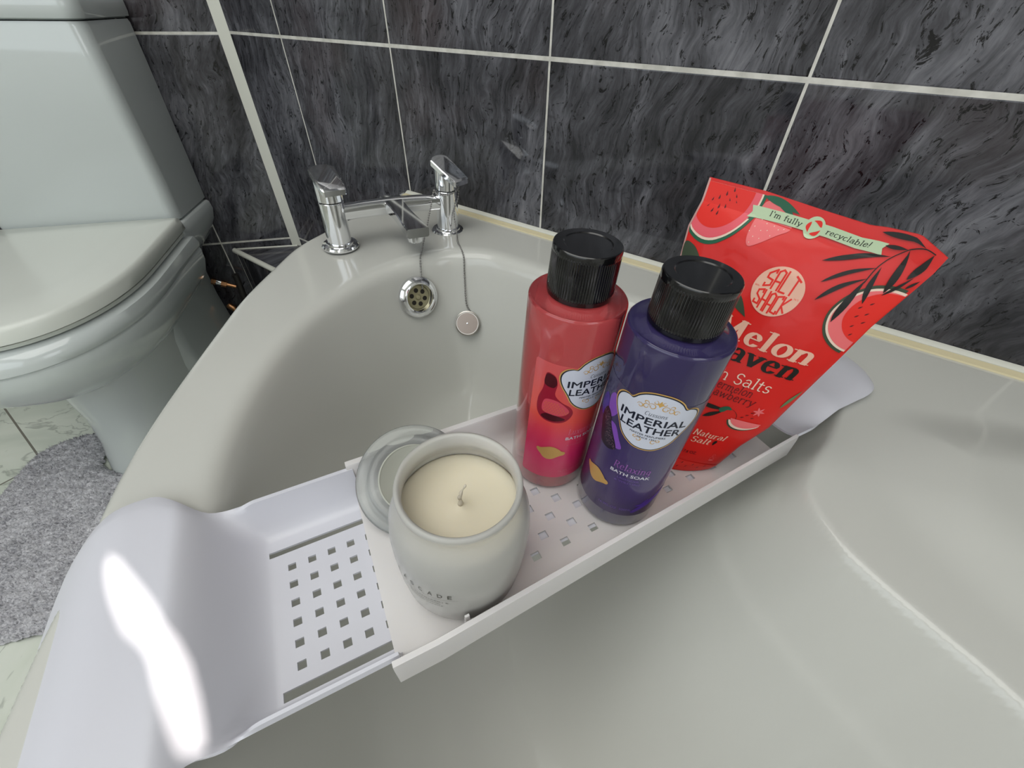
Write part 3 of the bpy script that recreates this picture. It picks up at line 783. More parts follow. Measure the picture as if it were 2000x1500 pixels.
# ------------------------------------------------------------------ bath soak bottles
def ink(name, c, r=.35, metal=0): return mat(name, c, r, metal)
M_cream = ink('badge_white', srgb(206, 210, 224)); M_navy = ink('navy_ink', srgb(24, 30, 48)); M_gold = ink('gold_foil', srgb(222, 178, 104), .35, .35)
M_pinkink = ink('pink_ink', srgb(226, 120, 150)); M_lilac = ink('lilac_ink', srgb(150, 90, 170)); M_whiteink = ink('white_ink', srgb(224, 222, 232)); M_dimink = ink('dim_violet_ink', srgb(110, 84, 160)); M_dimpink = ink('dim_pink_ink', srgb(216, 96, 120))
_bh = [(0, .0243), (.0050, .0238), (.0095, .0220), (.0130, .0192), (.0152, .0162), (.0168, .0147), (.0198, .0151), (.0234, .0138), (.0260, .0108), (.0268, .0068), (.0260, .0026), (.0238, -.0022), (.0208, -.0072), (.0184, -.0118), (.0170, -.0146), (.0145, -.0178), (.0110, -.0208), (.0060, -.0236), (0, -.0244)]
BADGE = _bh+[(-x, y) for x, y in _bh[::-1][1:-1]]
GOLD = [(-.0118, .0032), (-.0108, .0048), (-.0085, .0047), (-.0055, .0062), (-.001, .0082), (.003, .0078), (.0068, .0052), (.0088, .003), (.0112, .0022), (.0122, .0002), (.0112, -.0018), (.0086, -.0028), (.0056, -.0046), (.002, -.0072), (-.002, -.0078), (-.0055, -.006), (-.0082, -.0024), (-.0108, .0006)]
def liquid_mat(name, col, trans, rough=.08, inner=None):
    m = mat(name, col, rough, trans=trans, ior=1.2, coat=1.0)
    return m
def label_mat(name, stops, r=.3):
    m = mat(name, stops[0][1], r, coat=.6); n = N(m); tc = n.n('ShaderNodeTexCoord'); sp = n.n('ShaderNodeSeparateXYZ'); n.l(tc.outputs['Object'], sp.inputs[0])
    nz = n.noise(tc.outputs['Object'], 30, 2); f = n.math('ADD', n.math('DIVIDE', sp.outputs[2], .2), n.math('MULTIPLY', n.math('SUBTRACT', nz, .5), .06))
    n.l(n.ramp(f, stops), n.p.inputs['Base Color']); return m
def bottle(name, label, base, r, ang, hs_, hc, rcap, mliq, mlab, fruit, title, sub, tcol, dcol, up):
    root = empty(name, lean(base, 0, up)); tag(root, label, 'bottle', 'bath soak bottles on the bath tray')
    A0_ = math.radians(ang)
    # clear outer shell with the coloured soak inside it
    lathe('body', [(0, .0035), (r*.55, .0028), (r*.86, .0), (r*.95, .0012), (r, .005), (r, hs_-.0022), (r*.99, hs_-.0008), (r*.965, hs_), (r*.90, hs_-.0004), (r*.80, hs_+.0006), (.022, hs_+.0015), (.0165, hs_+.003), (.0165, hs_+.012), (0, hs_+.012)], mliq, root, seg=96, deg=50)
    def cyl(u, v, off):
        t = A0_+u/r; return Vector(((r+off)*math.cos(t), (r+off)*math.sin(t), v))
    S = .0018
    # wrap label
    grid = [[(-.0525+.105*i/44, .0175+.0) for i in range(45)]]
    mlb = [(-.049, .019), (.049, .019), (.0505, .021), (.0505, .139), (.049, .141), (-.049, .141), (-.0505, .139), (-.0505, .021)]
    decal('wrap_label', [poly([(-.046, .019), (.046, .019), (.0475, .0205), (.0475, .144), (.046, .1455), (-.046, .1455), (-.0475, .144), (-.0475, .0205)])], cyl, .00015, mlab, root, S, .01)
    fruit(cyl, root, S)
    cyb = .1285
    decal('badge_border', [poly(smooth([(x*1.065, y*1.065+cyb) for x, y in BADGE]))], cyl, .00045, M_gold, root, S)
    decal('badge_keyline', [poly(smooth([(x*1.03, y*1.03+cyb) for x, y in BADGE]))], cyl, .00055, M_navy, root, S)
    decal('badge', [poly(smooth([(x*.995, y*.995+cyb) for x, y in BADGE]))], cyl, .00065, M_cream, root, S)
    decal('badge_lettering', [sans('IMPERIAL', -.0216, .0216, cyb-.0012, .0058, .022, .0), sans('LEATHER', -.0196, .0196, cyb-.0088, .0058, .022, .0),
        sans('MASTER PERFUMERS', -.0115, .0115, cyb-.0122, .0016, .01), sans('SINCE 1921', -.006, .006, cyb-.0146, .0013, .01)]+serif('Cussons', -.007, .007, cyb+.0066, .0032, .035, .02, .25, slab=0), cyl, .00078, M_navy, root, S)
    # gold flourishes: curling scrolls around the crest
    fl = []
    def curl(cx_, cy_, r0, a0, a1, wd=.00022):
        P_ = [(cx_+r0*(1-.6*k/18)*math.cos(math.radians(a0+(a1-a0)*k/18)), cy_+r0*(1-.6*k/18)*math.sin(math.radians(a0+(a1-a0)*k/18))) for k in range(19)]
        V_, F_ = [], []
        for k, p in enumerate(P_):
            a_ = P_[max(k-1, 0)]; b_ = P_[min(k+1, 18)]; dx, dy = b_[0]-a_[0], b_[1]-a_[1]; l = math.hypot(dx, dy) or 1
            w_ = wd*(1.5-abs(k-9)/9); V_ += [(p[0]-dy/l*w_, p[1]+dx/l*w_), (p[0]+dy/l*w_, p[1]-dx/l*w_)]
        for k in range(18): F_.append((2*k, 2*k+1, 2*k+3, 2*k+2))
        fl.append((V_, F_))
    for s_ in (-1, 1):
        for (x, y, r0, a0, a1) in ((.004, .0145, .0026, 0, 400), (.0075, .0135, .0023, 180, -220), (.011, .0125, .002, 0, 380), (.0028, .0185, .0017, 90, 400), (.008, .0165, .0016, 200, -100), (.0048, -.0165, .0022, 0, 380), (.0075, -.0150, .0014, 180, -180)):
            curl(s_*x, cyb+y, r0, a0 if s_ > 0 else 180-a0, a1 if s_ > 0 else 180-a1)
    fl.append(poly(smooth([(-.002, cyb+.0175), (-.0008, cyb+.0168), (0, cyb+.0155), (.0012, cyb+.0168), (.0022, cyb+.0176), (.001, cyb+.0186), (.0003, cyb+.0205), (-.0008, cyb+.0187)], 4)))
    decal('badge_scrollwork', fl, cyl, .00072, M_gold if name != 'x' else M_navy, root, S)
    decal('title_lettering', serif(title, -.0135, .0135, .0757, .0068, .045, .014, .08, .05), cyl, .0004, tcol, root, S)
    decal('bath_soak_lettering', [sans('BATH SOAK', -.0145, .0145, .0698, .0032, .02)], cyl, .0004, M_whiteink, root, S)
    decal('scent_lettering', [sans(s_, -x_, x_, y_, .0019, .0) for s_, x_, y_ in sub], cyl, .0004, dcol, root, S)
    decal('volume_lettering', [sans('16.9FL.OZ. 500ML e', -.0145, .0145, .0268, .0026, .0)], cyl, .0004, dcol, root, S)
    gx0 = -.0245
    decal('gold_seal', [poly(smooth([(x+gx0, y+.0525) for x, y in GOLD], 4))], cyl, .0005, M_gold, root, S)
    # ribbed cap
    cap = bmesh.new(); nr = 80; seg = nr*4; rings = []
    prof = [(rcap*.985, hs_+.0028, 0), (rcap*1.0, hs_+.0045, 0), (rcap*1.0, hs_+.0065, 0), (rcap*1.0, hs_+.0075, 1), (rcap*.985, hc-.0055, 1), (rcap*.985, hc-.0045, 0), (rcap*.985, hc-.0016, 0), (rcap*.965, hc-.0004, 0), (rcap*.94, hc, 0), (rcap*.70, hc, 0), (rcap*.66, hc-.0006, 0), (.0003, hc-.0006, 0)]
    for pr, pz, rib in prof:
        rings.append([Vector(((pr-rib*.0005*(k % 4 in (2, 3)))*math.cos(2*PI*k/seg), (pr-rib*.0005*(k % 4 in (2, 3)))*math.sin(2*PI*k/seg), pz)) for k in range(seg)])
    loft(rings, bm=cap); bobj('cap', cap, M_black, root, 30)
    return root
M_redliq = liquid_mat('red_bath_soak', srgb(238, 96, 100), .7)
M_purliq = liquid_mat('violet_bath_soak', srgb(60, 53, 98), .32)
M_redlab = label_mat('coral_to_magenta_label', [(.10, srgb(214, 50, 96)), (.24, srgb(224, 38, 104)), (.36, srgb(228, 56, 92)), (.46, srgb(232, 80, 68)), (.70, srgb(206, 84, 86))])
M_purlab = label_mat('violet_label', [(.10, srgb(52, 38, 82)), (.3, srgb(62, 46, 102)), (.45, srgb(58, 46, 96)), (.70, srgb(60, 54, 88))])
M_fig = ink('fig_skin_red', srgb(150, 24, 48)); M_figlight = ink('fig_flesh', srgb(206, 74, 92)); M_figdark = ink('fig_dark', srgb(70, 10, 24)); M_figseed = ink('fig_seed', srgb(206, 110, 60))
def figs(cyl, root, S):
    # sliced pomegranate-like fruit left of the badge, label coordinates
    decal('printed_fruit', [poly(smooth([(-.0385, .122), (-.0375, .136), (-.031, .135), (-.0285, .128), (-.029, .118), (-.024, .112), (-.0165, .107), (-.0135, .1), (-.0175, .092), (-.026, .089), (-.036, .091), (-.041, .098), (-.0415, .11)], 5))], cyl, .00025, M_fig, root, S)
    decal('printed_fruit_shadow', [poly(smooth([(-.038, .126), (-.037, .1355), (-.031, .1345), (-.029, .128), (-.0315, .124)], 5)), poly(smooth([(-.037, .093), (-.028, .0905), (-.0185, .0935), (-.024, .0965), (-.033, .0975)], 5))], cyl, .0003, M_figdark, root, S)
    decal('printed_fruit_flesh', [poly(smooth([(-.037, .1), (-.036, .111), (-.028, .1125), (-.021, .1085), (-.0165, .102), (-.0215, .0975), (-.030, .0975)], 5))], cyl, .0003, M_figlight, root, S)
    sd = [poly(ell(-.0355+.0021*i+(.001 if j % 2 else 0), .0995+.0019*j, .0006, .00055, 6)) for i in range(9) for j in range(6) if (i+j*.9) < 9.5]
    decal('printed_fruit_seeds', sd, cyl, .00036, M_figseed, root, S)
M_petal = ink('petal_lilac', srgb(128, 78, 178)); M_bud = ink('bud_dark', srgb(34, 26, 44)); M_budsp = ink('bud_speck', srgb(120, 96, 110)); M_petald = ink('petal_violet', srgb(74, 44, 140))
def blooms(cyl, root, S):
    decal('printed_petals', [poly(smooth([(-.030, .135), (-.024, .130), (-.0235, .122), (-.028, .115), (-.033, .121), (-.034, .130)], 5)), poly(smooth([(-.029, .110), (-.022, .112), (-.016, .102), (-.0125, .095), (-.017, .093), (-.024, .100)], 5))], cyl, .00025, M_petal, root, S)
    decal('printed_petal_shade', [poly(smooth([(-.039, .128), (-.034, .124), (-.034, .112), (-.039, .108), (-.044, .118)], 5))], cyl, .00028, M_petald, root, S)
    decal('printed_bud', [poly(smooth([(-.034, .119), (-.0285, .117), (-.0245, .108), (-.018, .097), (-.0165, .091), (-.0225, .087), (-.030, .089), (-.034, .099), (-.037, .110)], 5))], cyl, .0003, M_bud, root, S)
    r_ = random.Random(3); sp_ = []
    for _ in range(150):
        t = r_.random(); x = -.033+.013*t+r_.uniform(-.004, .004); y = .116-.026*t+r_.uniform(-.002, .002); sp_.append(poly(ell(x, y, .0003, .0003, 5)))
    decal('printed_bud_specks', sp_, cyl, .00036, M_budsp, root, S)
    decal('printed_sprig', [poly(smooth([(.012, .026), (.018, .033), (.03, .044), (.04, .050), (.041, .045), (.031, .037), (.02, .028), (.014, .0235)], 5)), poly(ell(.0185, .0345, .005, .0012, 12, .2)), poly(ell(.0205, .0375, .0045, .001, 12, .9))], cyl, .00028, M_petald, root, S)
zb_ = ZT+.0002
bottle('bath_soak_bottle', 'pink-red bath soak bottle with black ribbed cap and gold seal', (-.1161, .2263, zb_), .0338, -22, .1815, .2176, .0223, M_redliq, M_redlab, figs, 'Luxurious', [('FIG', .0045, .0655), ('& POMEGRANATE', .0125, .0618)], M_pinkink, M_dimpink, Vector((.0487, .0177, .9987)))
bottle('bath_soak_bottle', 'dark violet bath soak bottle with black ribbed cap, in front of the red pouch', (-.0471, .229, zb_), .0327, -72, .1834, .2176, .0223, M_purliq, M_purlab, blooms, 'Relaxing', [('LAVENDER', .008, .0655), ('& WILD IRIS', .0095, .0618)], M_lilac, M_dimink, Vector((.0487, .0177, .9987)))

# ------------------------------------------------------------------ jar candle
JB = (-.1147, .1007, ZT+.0003)
jar = empty('jar_candle', lean(JB)); tag(jar, 'frosted glass jar candle with cream wax, lid off, on the bath tray', 'candle')
jar_out = [(0, .0015), (.034, .0), (.039, .0012), (.0413, .005), (.0432, .012), (.0450, .03), (.0462, .055), (.0462, .072), (.0450, .084), (.0415, .0945), (.0380, .1005), (.0372, .105), (.0382, .1085), (.0388, .111), (.0380, .1135), (.0362, .1138)]
jar_in = [(.0350, .1122), (.0346, .106), (.0350, .101), (.0378, .0955), (.0418, .084), (.0428, .072), (.0428, .055), (.0418, .030), (.0402, .012), (.0385, .0065), (.034, .0045), (0, .004)]
lathe('glass_jar', jar_out+jar_in, M_frost, jar, seg=96, deg=70)
wax = [(0, .0046), (.034, .0050), (.0382, .0072), (.0399, .0125), (.0415, .030), (.0425, .055), (.0425, .072), (.0415, .0835), (.0405, .0866), (.0388, .0872), (.0372, .0862), (.030, .0858), (.012, .0855), (.006, .0862), (.0025, .0875), (0, .0880)]
wax = [(r_, z_) for r_, z_ in wax]
lathe('wax', wax, M_wax, jar, seg=72, deg=70)
wk = [(0, 0, .087), (.0005, .0002, .091), (-.0006, .0004, .094), (.0009, .0, .097), (.0003, .001, .1), (.0014, .0024, .104), (.002, .0035, .107)]
bobj('wick', bm_tube(catmull(wk, 6), .0009, 8, rfun=lambda t: .0016-.0011*t+.0003*math.sin(t*22)), M_wick, jar, 60)
_jp = sorted([(z_, r_) for r_, z_ in jar_out[3:9]])
def jarf(u, v, off):
    t = math.radians(-80)+u/.045; rr2 = np.interp(v, [q[0] for q in _jp], [q[1] for q in _jp])+off
    return Vector((rr2*math.cos(t), rr2*math.sin(t), v))
decal('jar_lettering', [sans(ch, -.0204+.0063*k-(.0013), -.0204+.0063*k+.0013+(.0004 if ch in 'AD' else 0), .0555, .0050, -.0) for k, ch in enumerate('CASCADE')]+[poly([(-.0225, .0528), (.0225, .0528), (.0225, .0530), (-.0225, .0530)]),
    sans('LIME, MANDARIN &', -.0165, .0165, .0468, .0016), sans('SANDALWOOD', -.011, .011, .0432, .0016), sans('SCENTED CANDLE', -.0125, .0125, .0396, .0014)], jarf, .0003, M_grayink, jar, .002, .004)

# glass lid leaning on the back wall of the tray
lid_n = (Vector((0, 0, 1))+tw(0, 1, 0)*.50+tw(-1, 0, 0)*.06).normalized()
LC = Vector((-.1885, .1255, -.0066))
lid = empty('jar_lid', frame(LC, lid_n)); tag(lid, 'round glass jar lid leaning on the tray edge behind the candle', 'lid')
lathe('glass_disc', [(0, -.0025), (.030, -.0025), (.044, -.002), (.0468, -.0005), (.0474, .001), (.0466, .0025), (.043, .0030), (.0385, .0028), (.0375, .0036), (.0360, .0050), (.033, .0052), (.0305, .0046), (.0290, .0034), (0, .0030)], M_lidglass, lid, seg=80, deg=60)
lathe('seal_ring', [(.0282, .0038), (.0288, .0038), (.0288, .0052), (.0276, .0056), (.0270, .0048), (0, .0046)], M_ring, lid, seg=64, deg=60)

# ------------------------------------------------------------------ window panes: added side pane has a gap cut to shape the sun patch
PATCH = [(-0.3024, -0.0490, 0.013), (-0.2929, -0.0545, 0.0121), (-0.2759, -0.0585, 0.0129), (-0.258, -0.0610, 0.0135), (-0.237, -0.0633, 0.0135), (-0.2215, -0.0598, 0.0135), (-0.2115, -0.0597, 0.0135), (-0.1957, -0.0635, 0.0135), (-0.1751, -0.0677, 0.0111), (-0.159, -0.071, 0.007), (-0.1553, -0.0716, 0.0057), (-0.1488, -0.0649, -0.0055), (-0.1589, -0.0615, -0.0031), (-0.1736, -0.0558, -0.0004), (-0.1929, -0.0496, 0.0042), (-0.2095, -0.0471, 0.0098), (-0.2219, -0.0478, 0.0133), (-0.2348, -0.0457, 0.0135), (-0.2463, -0.0455, 0.0135), (-0.268, -0.0462, 0.0135), (-0.2904, -0.0465, 0.0135)]
WX0 = 1.235
def back_to_window(x, y, z):
    t = (x-WX0)/SUN_DIR.x; return (y-SUN_DIR.y*t, z-SUN_DIR.z*t)
gap = [back_to_window(*p) for p in PATCH]
for q_ in range(2):      # the cut gap is a little narrower than its blurred light
    gc = [((gap[i-1][0]+gap[(i+1) % len(gap)][0])/2, (gap[i-1][1]+gap[(i+1) % len(gap)][1])/2) for i in range(len(gap))]
    gap = [(.88*g0[0]+.12*g1[0], .88*g0[1]+.12*g1[1]) for g0, g1 in zip(gap, gc)]
gap = [(y+(.0025 if i > 10 else -.001)*0, z) for i, (y, z) in enumerate(gap)]
a, b, c, d = WR
V_, F_ = poly([(a+.0501, c+.0501), (b-.0501, c+.0501), (b-.0501, d-.0501), (a+.0501, d-.0501)], gap)
bm = bmesh.new(); vs = [bm.verts.new((WX0, y, z)) for y, z in V_]
for f in F_: bm.faces.new([vs[i] for i in f])
bobj('pane', bm, M_pane2, win2, 20)
a, b, c, d = WIN
outer = [(a+.051, c+.051), (b-.051, c+.051), (b-.051, d-.051), (a+.051, d-.051)]
V_, F_ = poly(outer)
bm = bmesh.new(); vs = [bm.verts.new((x, WY0, z)) for x, z in V_]
for f in F_: bm.faces.new([vs[i] for i in f])
o = bobj('pane', bm, M_pane, win, 20)

# added ceiling lamp, unseen, goes with the overhead fill light
M_opal = mat('opal_lamp_glass', (.9, .9, .88, 1), .4, emit=(1, .97, .92, 1), estr=.6)
lamp = empty('added_ceiling_lamp', Matrix.Translation((-.3, -.4, CEIL))); tag(lamp, 'added round opal ceiling lamp, unseen, over the middle of the bathroom', 'lamp')
lathe('lamp_base', [(0, 0), (.15, 0), (.15, -.02), (0, -.02)], M_frame, lamp)
lathe('lamp_shade', [(.14, -.0205), (.14, -.032), (.11, -.048), (0, -.052)], M_opal, lamp)

# ------------------------------------------------------------------ bath salts pouch
RP = np.array([[.0146, .3091, -.0304], [.020, .3109, -.021], [.0283, .316, .006], [.0399, .321, .0323], [.0466, .3268, .0626], [.0567, .3351, .1065], [.0623, .3402, .1329], [.0707, .3454, .1605], [.0748, .348, .1743], [.0764, .3499, .1842]])
LP = np.array([[-.0729, .2921, -.0308], [-.0749, .3216, .0431], [-.0770, .3450, .1000], [-.0787, .3595, .1377], [-.0814, .3686, .1605], [-.0784, .3762, .1796], [-.0791, .3824, .1951]])
def edge_(P, t, z0, z1):
    z = z0+(z1-z0)*t
    return np.array([np.interp(z, P[:, 2], P[:, 0]), np.interp(z, P[:, 2], P[:, 1]), z])
TDS = [0, .28, .52, .72, .775, .886, 1]; TDZ = [0, .0031, .0031, .0036, .0055, .0073, 0]
BZ0 = ZT+.0004
def wrinkle(s, t):
    return .0011*(math.sin(9*s+7*t)*math.sin(13*t+2)*.6+math.exp(-((t-.9+.12*s)/.03)**2)*.9*math.sin(PI*s)+.8*math.exp(-((s-.83-.25*(t-.6))/.04)**2)*t)*min(1, 4*s, 4*(1-s))*min(1, 6*t)
def bag(s, t, side=1, off=0.0):
    L = edge_(LP, t, -.0305, .1951); R_ = edge_(RP, t, -.0304, .1842)
    P_ = L*(1-s)+R_*s
    P_[2] += np.interp(s, TDS, TDZ)*t**6
    P_[2] = max(P_[2], BZ0)+ (0 if t > 0 else 0)
    e = R_-L; n_ = np.array([e[1], -e[0], 0.]); n_ /= np.linalg.norm(n_)
    w_ = max(0, 1-t/.93)
    sb = math.sin(PI*min(max(s, 0), 1))**.75
    b_ = (.024*(w_**.6)*(1-.25*w_))*sb+.0006+(wrinkle(s, t) if side > 0 else 0)
    return P_+n_*(side*b_+off*side)
M_pouch = mat('red_pouch_foil', srgb(210, 32, 26), .36, coat=.12, spec=.4)
n = N(M_pouch); tc = n.n('ShaderNodeTexCoord'); nz = n.noise(tc.outputs['Object'], 38, 3, .5); nz2 = n.noise(tc.outputs['Object'], 11, 3, .5, .8)
bp = n.n('ShaderNodeBump'); bp.inputs['Strength'].default_value = .35; bp.inputs['Distance'].default_value = .004; n.l(n.math('ADD', n.math('MULTIPLY', nz, .35), nz2), bp.inputs['Height']); n.l(bp.outputs[0], n.p.inputs['Normal']); n.l(bp.outputs[0], n.p.inputs['Coat Normal'])
BG = np.array([-.03, .305, BZ0])
pouch = empty('bath_salts_pouch', Matrix.Translation(Vector(BG))); tag(pouch, 'red watermelon printed bath salts pouch standing upright at the far end of the tray', 'pouch')
ns, nt = 56, 64
Sg = [i/ns for i in range(ns+1)]; Tg = [j/nt for j in range(nt+1)]
bm = bmesh.new()
fr = [[bm.verts.new(Vector(bag(s, t, 1)-BG)) for t in Tg] for s in Sg]; bk = [[bm.verts.new(Vector(bag(s, t, -1)-BG)) for t in Tg] for s in Sg]
for i in range(ns):
    for j in range(nt):
        bm.faces.new((fr[i][j], fr[i+1][j], fr[i+1][j+1], fr[i][j+1])); bm.faces.new((bk[i][j], bk[i][j+1], bk[i+1][j+1], bk[i+1][j]))
for j in range(nt):
    bm.faces.new((fr[0][j], fr[0][j+1], bk[0][j+1], bk[0][j])); bm.faces.new((fr[ns][j], bk[ns][j], bk[ns][j+1], fr[ns][j+1]))
for i in range(ns):
    bm.faces.new((fr[i][nt], fr[i+1][nt], bk[i+1][nt], bk[i][nt])); bm.faces.new((fr[i][0], bk[i][0], bk[i+1][0], fr[i+1][0]))
bobj('bag', bm, M_pouch, pouch, 60)
def bf(s, t, off): return Vector(bag(s, t, 1, off)-BG)
# unglossed pale side weld of the foil
M_weld = mat('pale_foil_weld', srgb(196, 150, 144), .3, coat=.5)
decal('side_weld', [poly([(-.0, .0), (.010, .0), (.010, .999), (0, .999)])], bf, .0002, M_weld, pouch, .01, .016)
def P(c, r=.38): return mat('print_'+str(c).replace(' ', ''), srgb(*c), r+.08, coat=.08, spec=.35)
K_peach = P((228, 178, 156)); K_black = P((26, 24, 20)); K_green = P((34, 92, 66)); K_dgreen = P((58, 70, 52)); K_pink = P((226, 92, 104)); K_wred = P((224, 44, 34)); K_white = P((232, 206, 188)); K_mint = P((186, 206, 170)); K_seed = P((92, 22, 26)); K_rose = P((230, 110, 112)); K_sage = P((96, 122, 84))
AS = .2256/.150
su_, sv_ = .02, .018
def clipring(cx_, cy_, rx, ry, a0, a1, n=30, rot=0):
    """polygon of an ellipse arc from a0..a1 degrees, kept inside the pouch"""
    out = []
    for k in range(n+1):
        a_ = math.radians(a0+(a1-a0)*k/n); x, y = rx*math.cos(a_), ry*math.sin(a_); c_, s_ = math.cos(rot), math.sin(rot)
        out.append((min(max(cx_+x*c_-y*s_*AS*0-y*s_, .012), .996), min(max(cy_+(x*s_+y*c_), .004), .992)))
    return out
# big watermelon slice, top left corner
decal('melon_rind', [poly(clipring(.10, .985, .195, .170, -185, 5))], bf, .0005, K_green, pouch, su_, sv_)
decal('melon_white_rind', [poly(clipring(.10, .985, .182, .158, -185, 5))], bf, .0006, K_white, pouch, su_, sv_)
decal('melon_pink_edge', [poly(clipring(.10, .985, .174, .150, -185, 5))], bf, .0007, K_pink, pouch, su_, sv_)
decal('melon_flesh', [poly(clipring(.095, .987, .148, .122, -185, 5))], bf, .0008, K_wred, pouch, su_, sv_)
seeds = []
for (x, y, r_) in ((.145, .985, .5), (.115, .970, .2), (.085, .955, -.2), (.14, .956, .9), (.055, .945, -.6), (.1, .930, .1), (.13, .935, .5), (.045, .925, -.9), (.078, .915, -.3), (.11, .912, .2), (.175, .955, 1.1), (.165, .97, .8)):
    seeds.append(poly([(x-.006*math.sin(r_), y+.0085*math.cos(r_)*1), (x-.0045*math.cos(r_), y-.003), (x+.003*math.sin(r_), y-.0075*math.cos(r_)), (x+.0055*math.cos(r_), y-.002)]))
decal('melon_seeds', seeds, bf, .0009, K_seed, pouch)
# strawberry with leaves behind the banner
decal('strawberry', [poly(smooth([(.30, .975), (.29, .93), (.305, .88), (.335, .858), (.37, .872), (.42, .905), (.455, .93), (.42, .965), (.36, .985)], 6))], bf, .00052, K_rose, pouch, su_, sv_)
dots = [poly(ell(x, y, .0022, .0022*.66, 6)) for x, y in ((.31, .91), (.33, .885), (.345, .905), (.36, .885), (.37, .91), (.395, .9), (.32, .93), (.35, .925), (.41, .92), (.33, .868), (.385, .925), (.3, .895), (.43, .925))]
decal('strawberry_seeds', dots, bf, .0006, K_white, pouch)
decal('strawberry_leaves', [poly(leafshape((.285, .99), (.46, .972), .016, .006, asp=AS)), poly(leafshape((.33, .995), (.45, .955), .014, .004, asp=AS))], bf, .0007, K_green, pouch, su_, sv_)
# banner
decal('banner', [poly([(.252, .960), (.4, .966), (.6, .971), (.816, .968), (.804, .954), (.819, .938), (.6, .941), (.4, .936), (.249, .927), (.262, .943)])], bf, .0010, K_mint, pouch, su_, sv_)
decal('banner_disc', [poly(ell(.537, .954, .041, .041/AS*1.1, 32))], bf, .00105, K_mint, pouch, su_, sv_)
decal('recycling_emblem', [poly(leafshape((.537+.028*math.cos(a_), .954+.019*math.sin(a_)), (.537+.028*math.cos(a_+1.75), .954+.019*math.sin(a_+1.75)), .0085, -.008, asp=AS)) for a_ in (.3, 2.4, 4.5)], bf, .00115, K_wred, pouch, .01, .01)
decal('banner_lettering', serif("I'm fully", .338, .486, .9455, .0145, .046, .03, .05, .05)+serif('recyclable!', .588, .765, .9485, .0135, .046, .03, .12, .05), bf, .00115, K_black, pouch, .01, .01)
# round shop emblem
LCX, LCY, LR = .567, .769, .1175
decal('emblem_disc', [poly(ell(LCX, LCY, LR, LR/AS*.97, 56))], bf, .0006, K_peach, pouch, su_, sv_)
def blocks(word, x0, x1, ybot, ytop, m_):
    """tall condensed angular letters"""
    GL = {'S': [[(1, .82), (1, 1), (0, .86), (0, .58), (1, .42), (1, .14), (.0, .0), (0, .2)]], 'A': [[(0, 0), (0, .9), (.5, 1), (1, .9), (1, 0)], [(0, .4), (1, .4)]], 'L': [[(0, 1), (0, 0), (1, 0)]], 'T': [[(0, 1), (1, 1)], [(.5, 1), (.5, 0)]],
          'H': [[(0, 0), (0, 1)], [(1, 0), (1, 1)], [(0, .5), (1, .5)]], 'C': [[(1, .85), (1, 1), (0, .9), (0, .1), (1, 0), (1, .15)]], 'K': [[(0, 0), (0, 1)], [(1, 1), (0, .5), (1, 0)]]}
    out = []; n_ = len(word); cw = (x1-x0)/n_; wd = .0042
    for k, ch in enumerate(word):
        for st in GL[ch]:
            pts = []
            for (x, y) in st:
                X = x0+cw*(k+.14+.72*x); f_ = (X-x0)/(x1-x0); yb, yt = ybot(f_), ytop(f_); pts.append((X+.0*y, yb+(yt-yb)*y))
            V2, F2 = [], []
            for q in range(len(pts)-1):
                (ax, ay), (bx_, by_) = pts[q], pts[q+1]; dx, dy = bx_-ax, (by_-ay)*AS; l = math.hypot(dx, dy); ox, oy = -dy/l*wd, dx/l*wd/AS; ex, ey = dx/l*wd*.7, dy/l*wd*.7/AS
                b0 = len(V2); V2 += [(ax+ox-ex, ay+oy-ey), (ax-ox-ex, ay-oy-ey), (bx_-ox+ex, by_-oy+ey), (bx_+ox+ex, by_+oy+ey)]; F2.append((b0, b0+1, b0+2, b0+3))
            out.append((V2, F2))
    return out
arc_t = lambda f: LCY+math.sqrt(max(.0, 1-((f-.5)*1.42)**2))*.064+.002
arc_b = lambda f: LCY-math.sqrt(max(.0, 1-((f-.5)*1.42)**2))*.064-.002
decal('emblem_lettering', blocks('SALT', LCX-.077, LCX+.077, lambda f: LCY+.004, arc_t, 0)+blocks('SHACK', LCX-.083, LCX+.083, arc_b, lambda f: LCY-.004, 0), bf, .0007, K_wred, pouch, .01, .01)
decal('emblem_small_lettering', [sans('BATH', LCX-.108, LCX-.088, LCY-.003, .005), sans('SALTS', LCX+.087, LCX+.109, LCY-.003, .005)], bf, .0007, K_wred, pouch, .01)
# product name
decal('name_lettering', serif('Melon', .375, .918, .5865, .066, .082, .026, .10, .06), bf, .0006, K_peach, pouch, .012, .012)
decal('second_name_lettering', serif('Haven', .37, .912, .5205, .066, .082, .026, .10, .06), bf, .0006, K_black, pouch, .012, .012)
decal('product_lettering', serif('Bath Salts', .375, .842, .447, .041, .038, .028, .03, .055), bf, .0006, K_white, pouch, .012, .012)
decal('flavour_lettering', serif('Watermelon', .43, .772, .4135, .030, .038, .028, .12, .045)+serif('& Strawberry', .385, .815, .3815, .030, .038, .028, .12, .045), bf, .0006, K_seed, pouch, .012, .012)
decal('salt_lettering', serif('Natural', .592, .838, .199, .026, .066, .024, .06, .05)+serif('Salt', .612, .768, .1655, .026, .066, .024, .06, .05), bf, .0006, K_peach, pouch, .012, .012)
decal('weight_lettering', [sans('17.6 OZ.', .60, .725, .107, .013, .01)], bf, .0006, K_seed, pouch, .012)
decal('strawberry_dot', [poly(smooth([(.792, .166), (.803, .180), (.800, .190), (.790, .192), (.781, .188), (.780, .178)], 4))], bf, .0006, K_black, pouch)
decal('recycling_marks', serif('&', .85, .9, .09, .03, .012, .012, 0, .0)+[poly(ell(.877, .085, .02, .003, 12))], bf, .0006, K_rose, pouch)
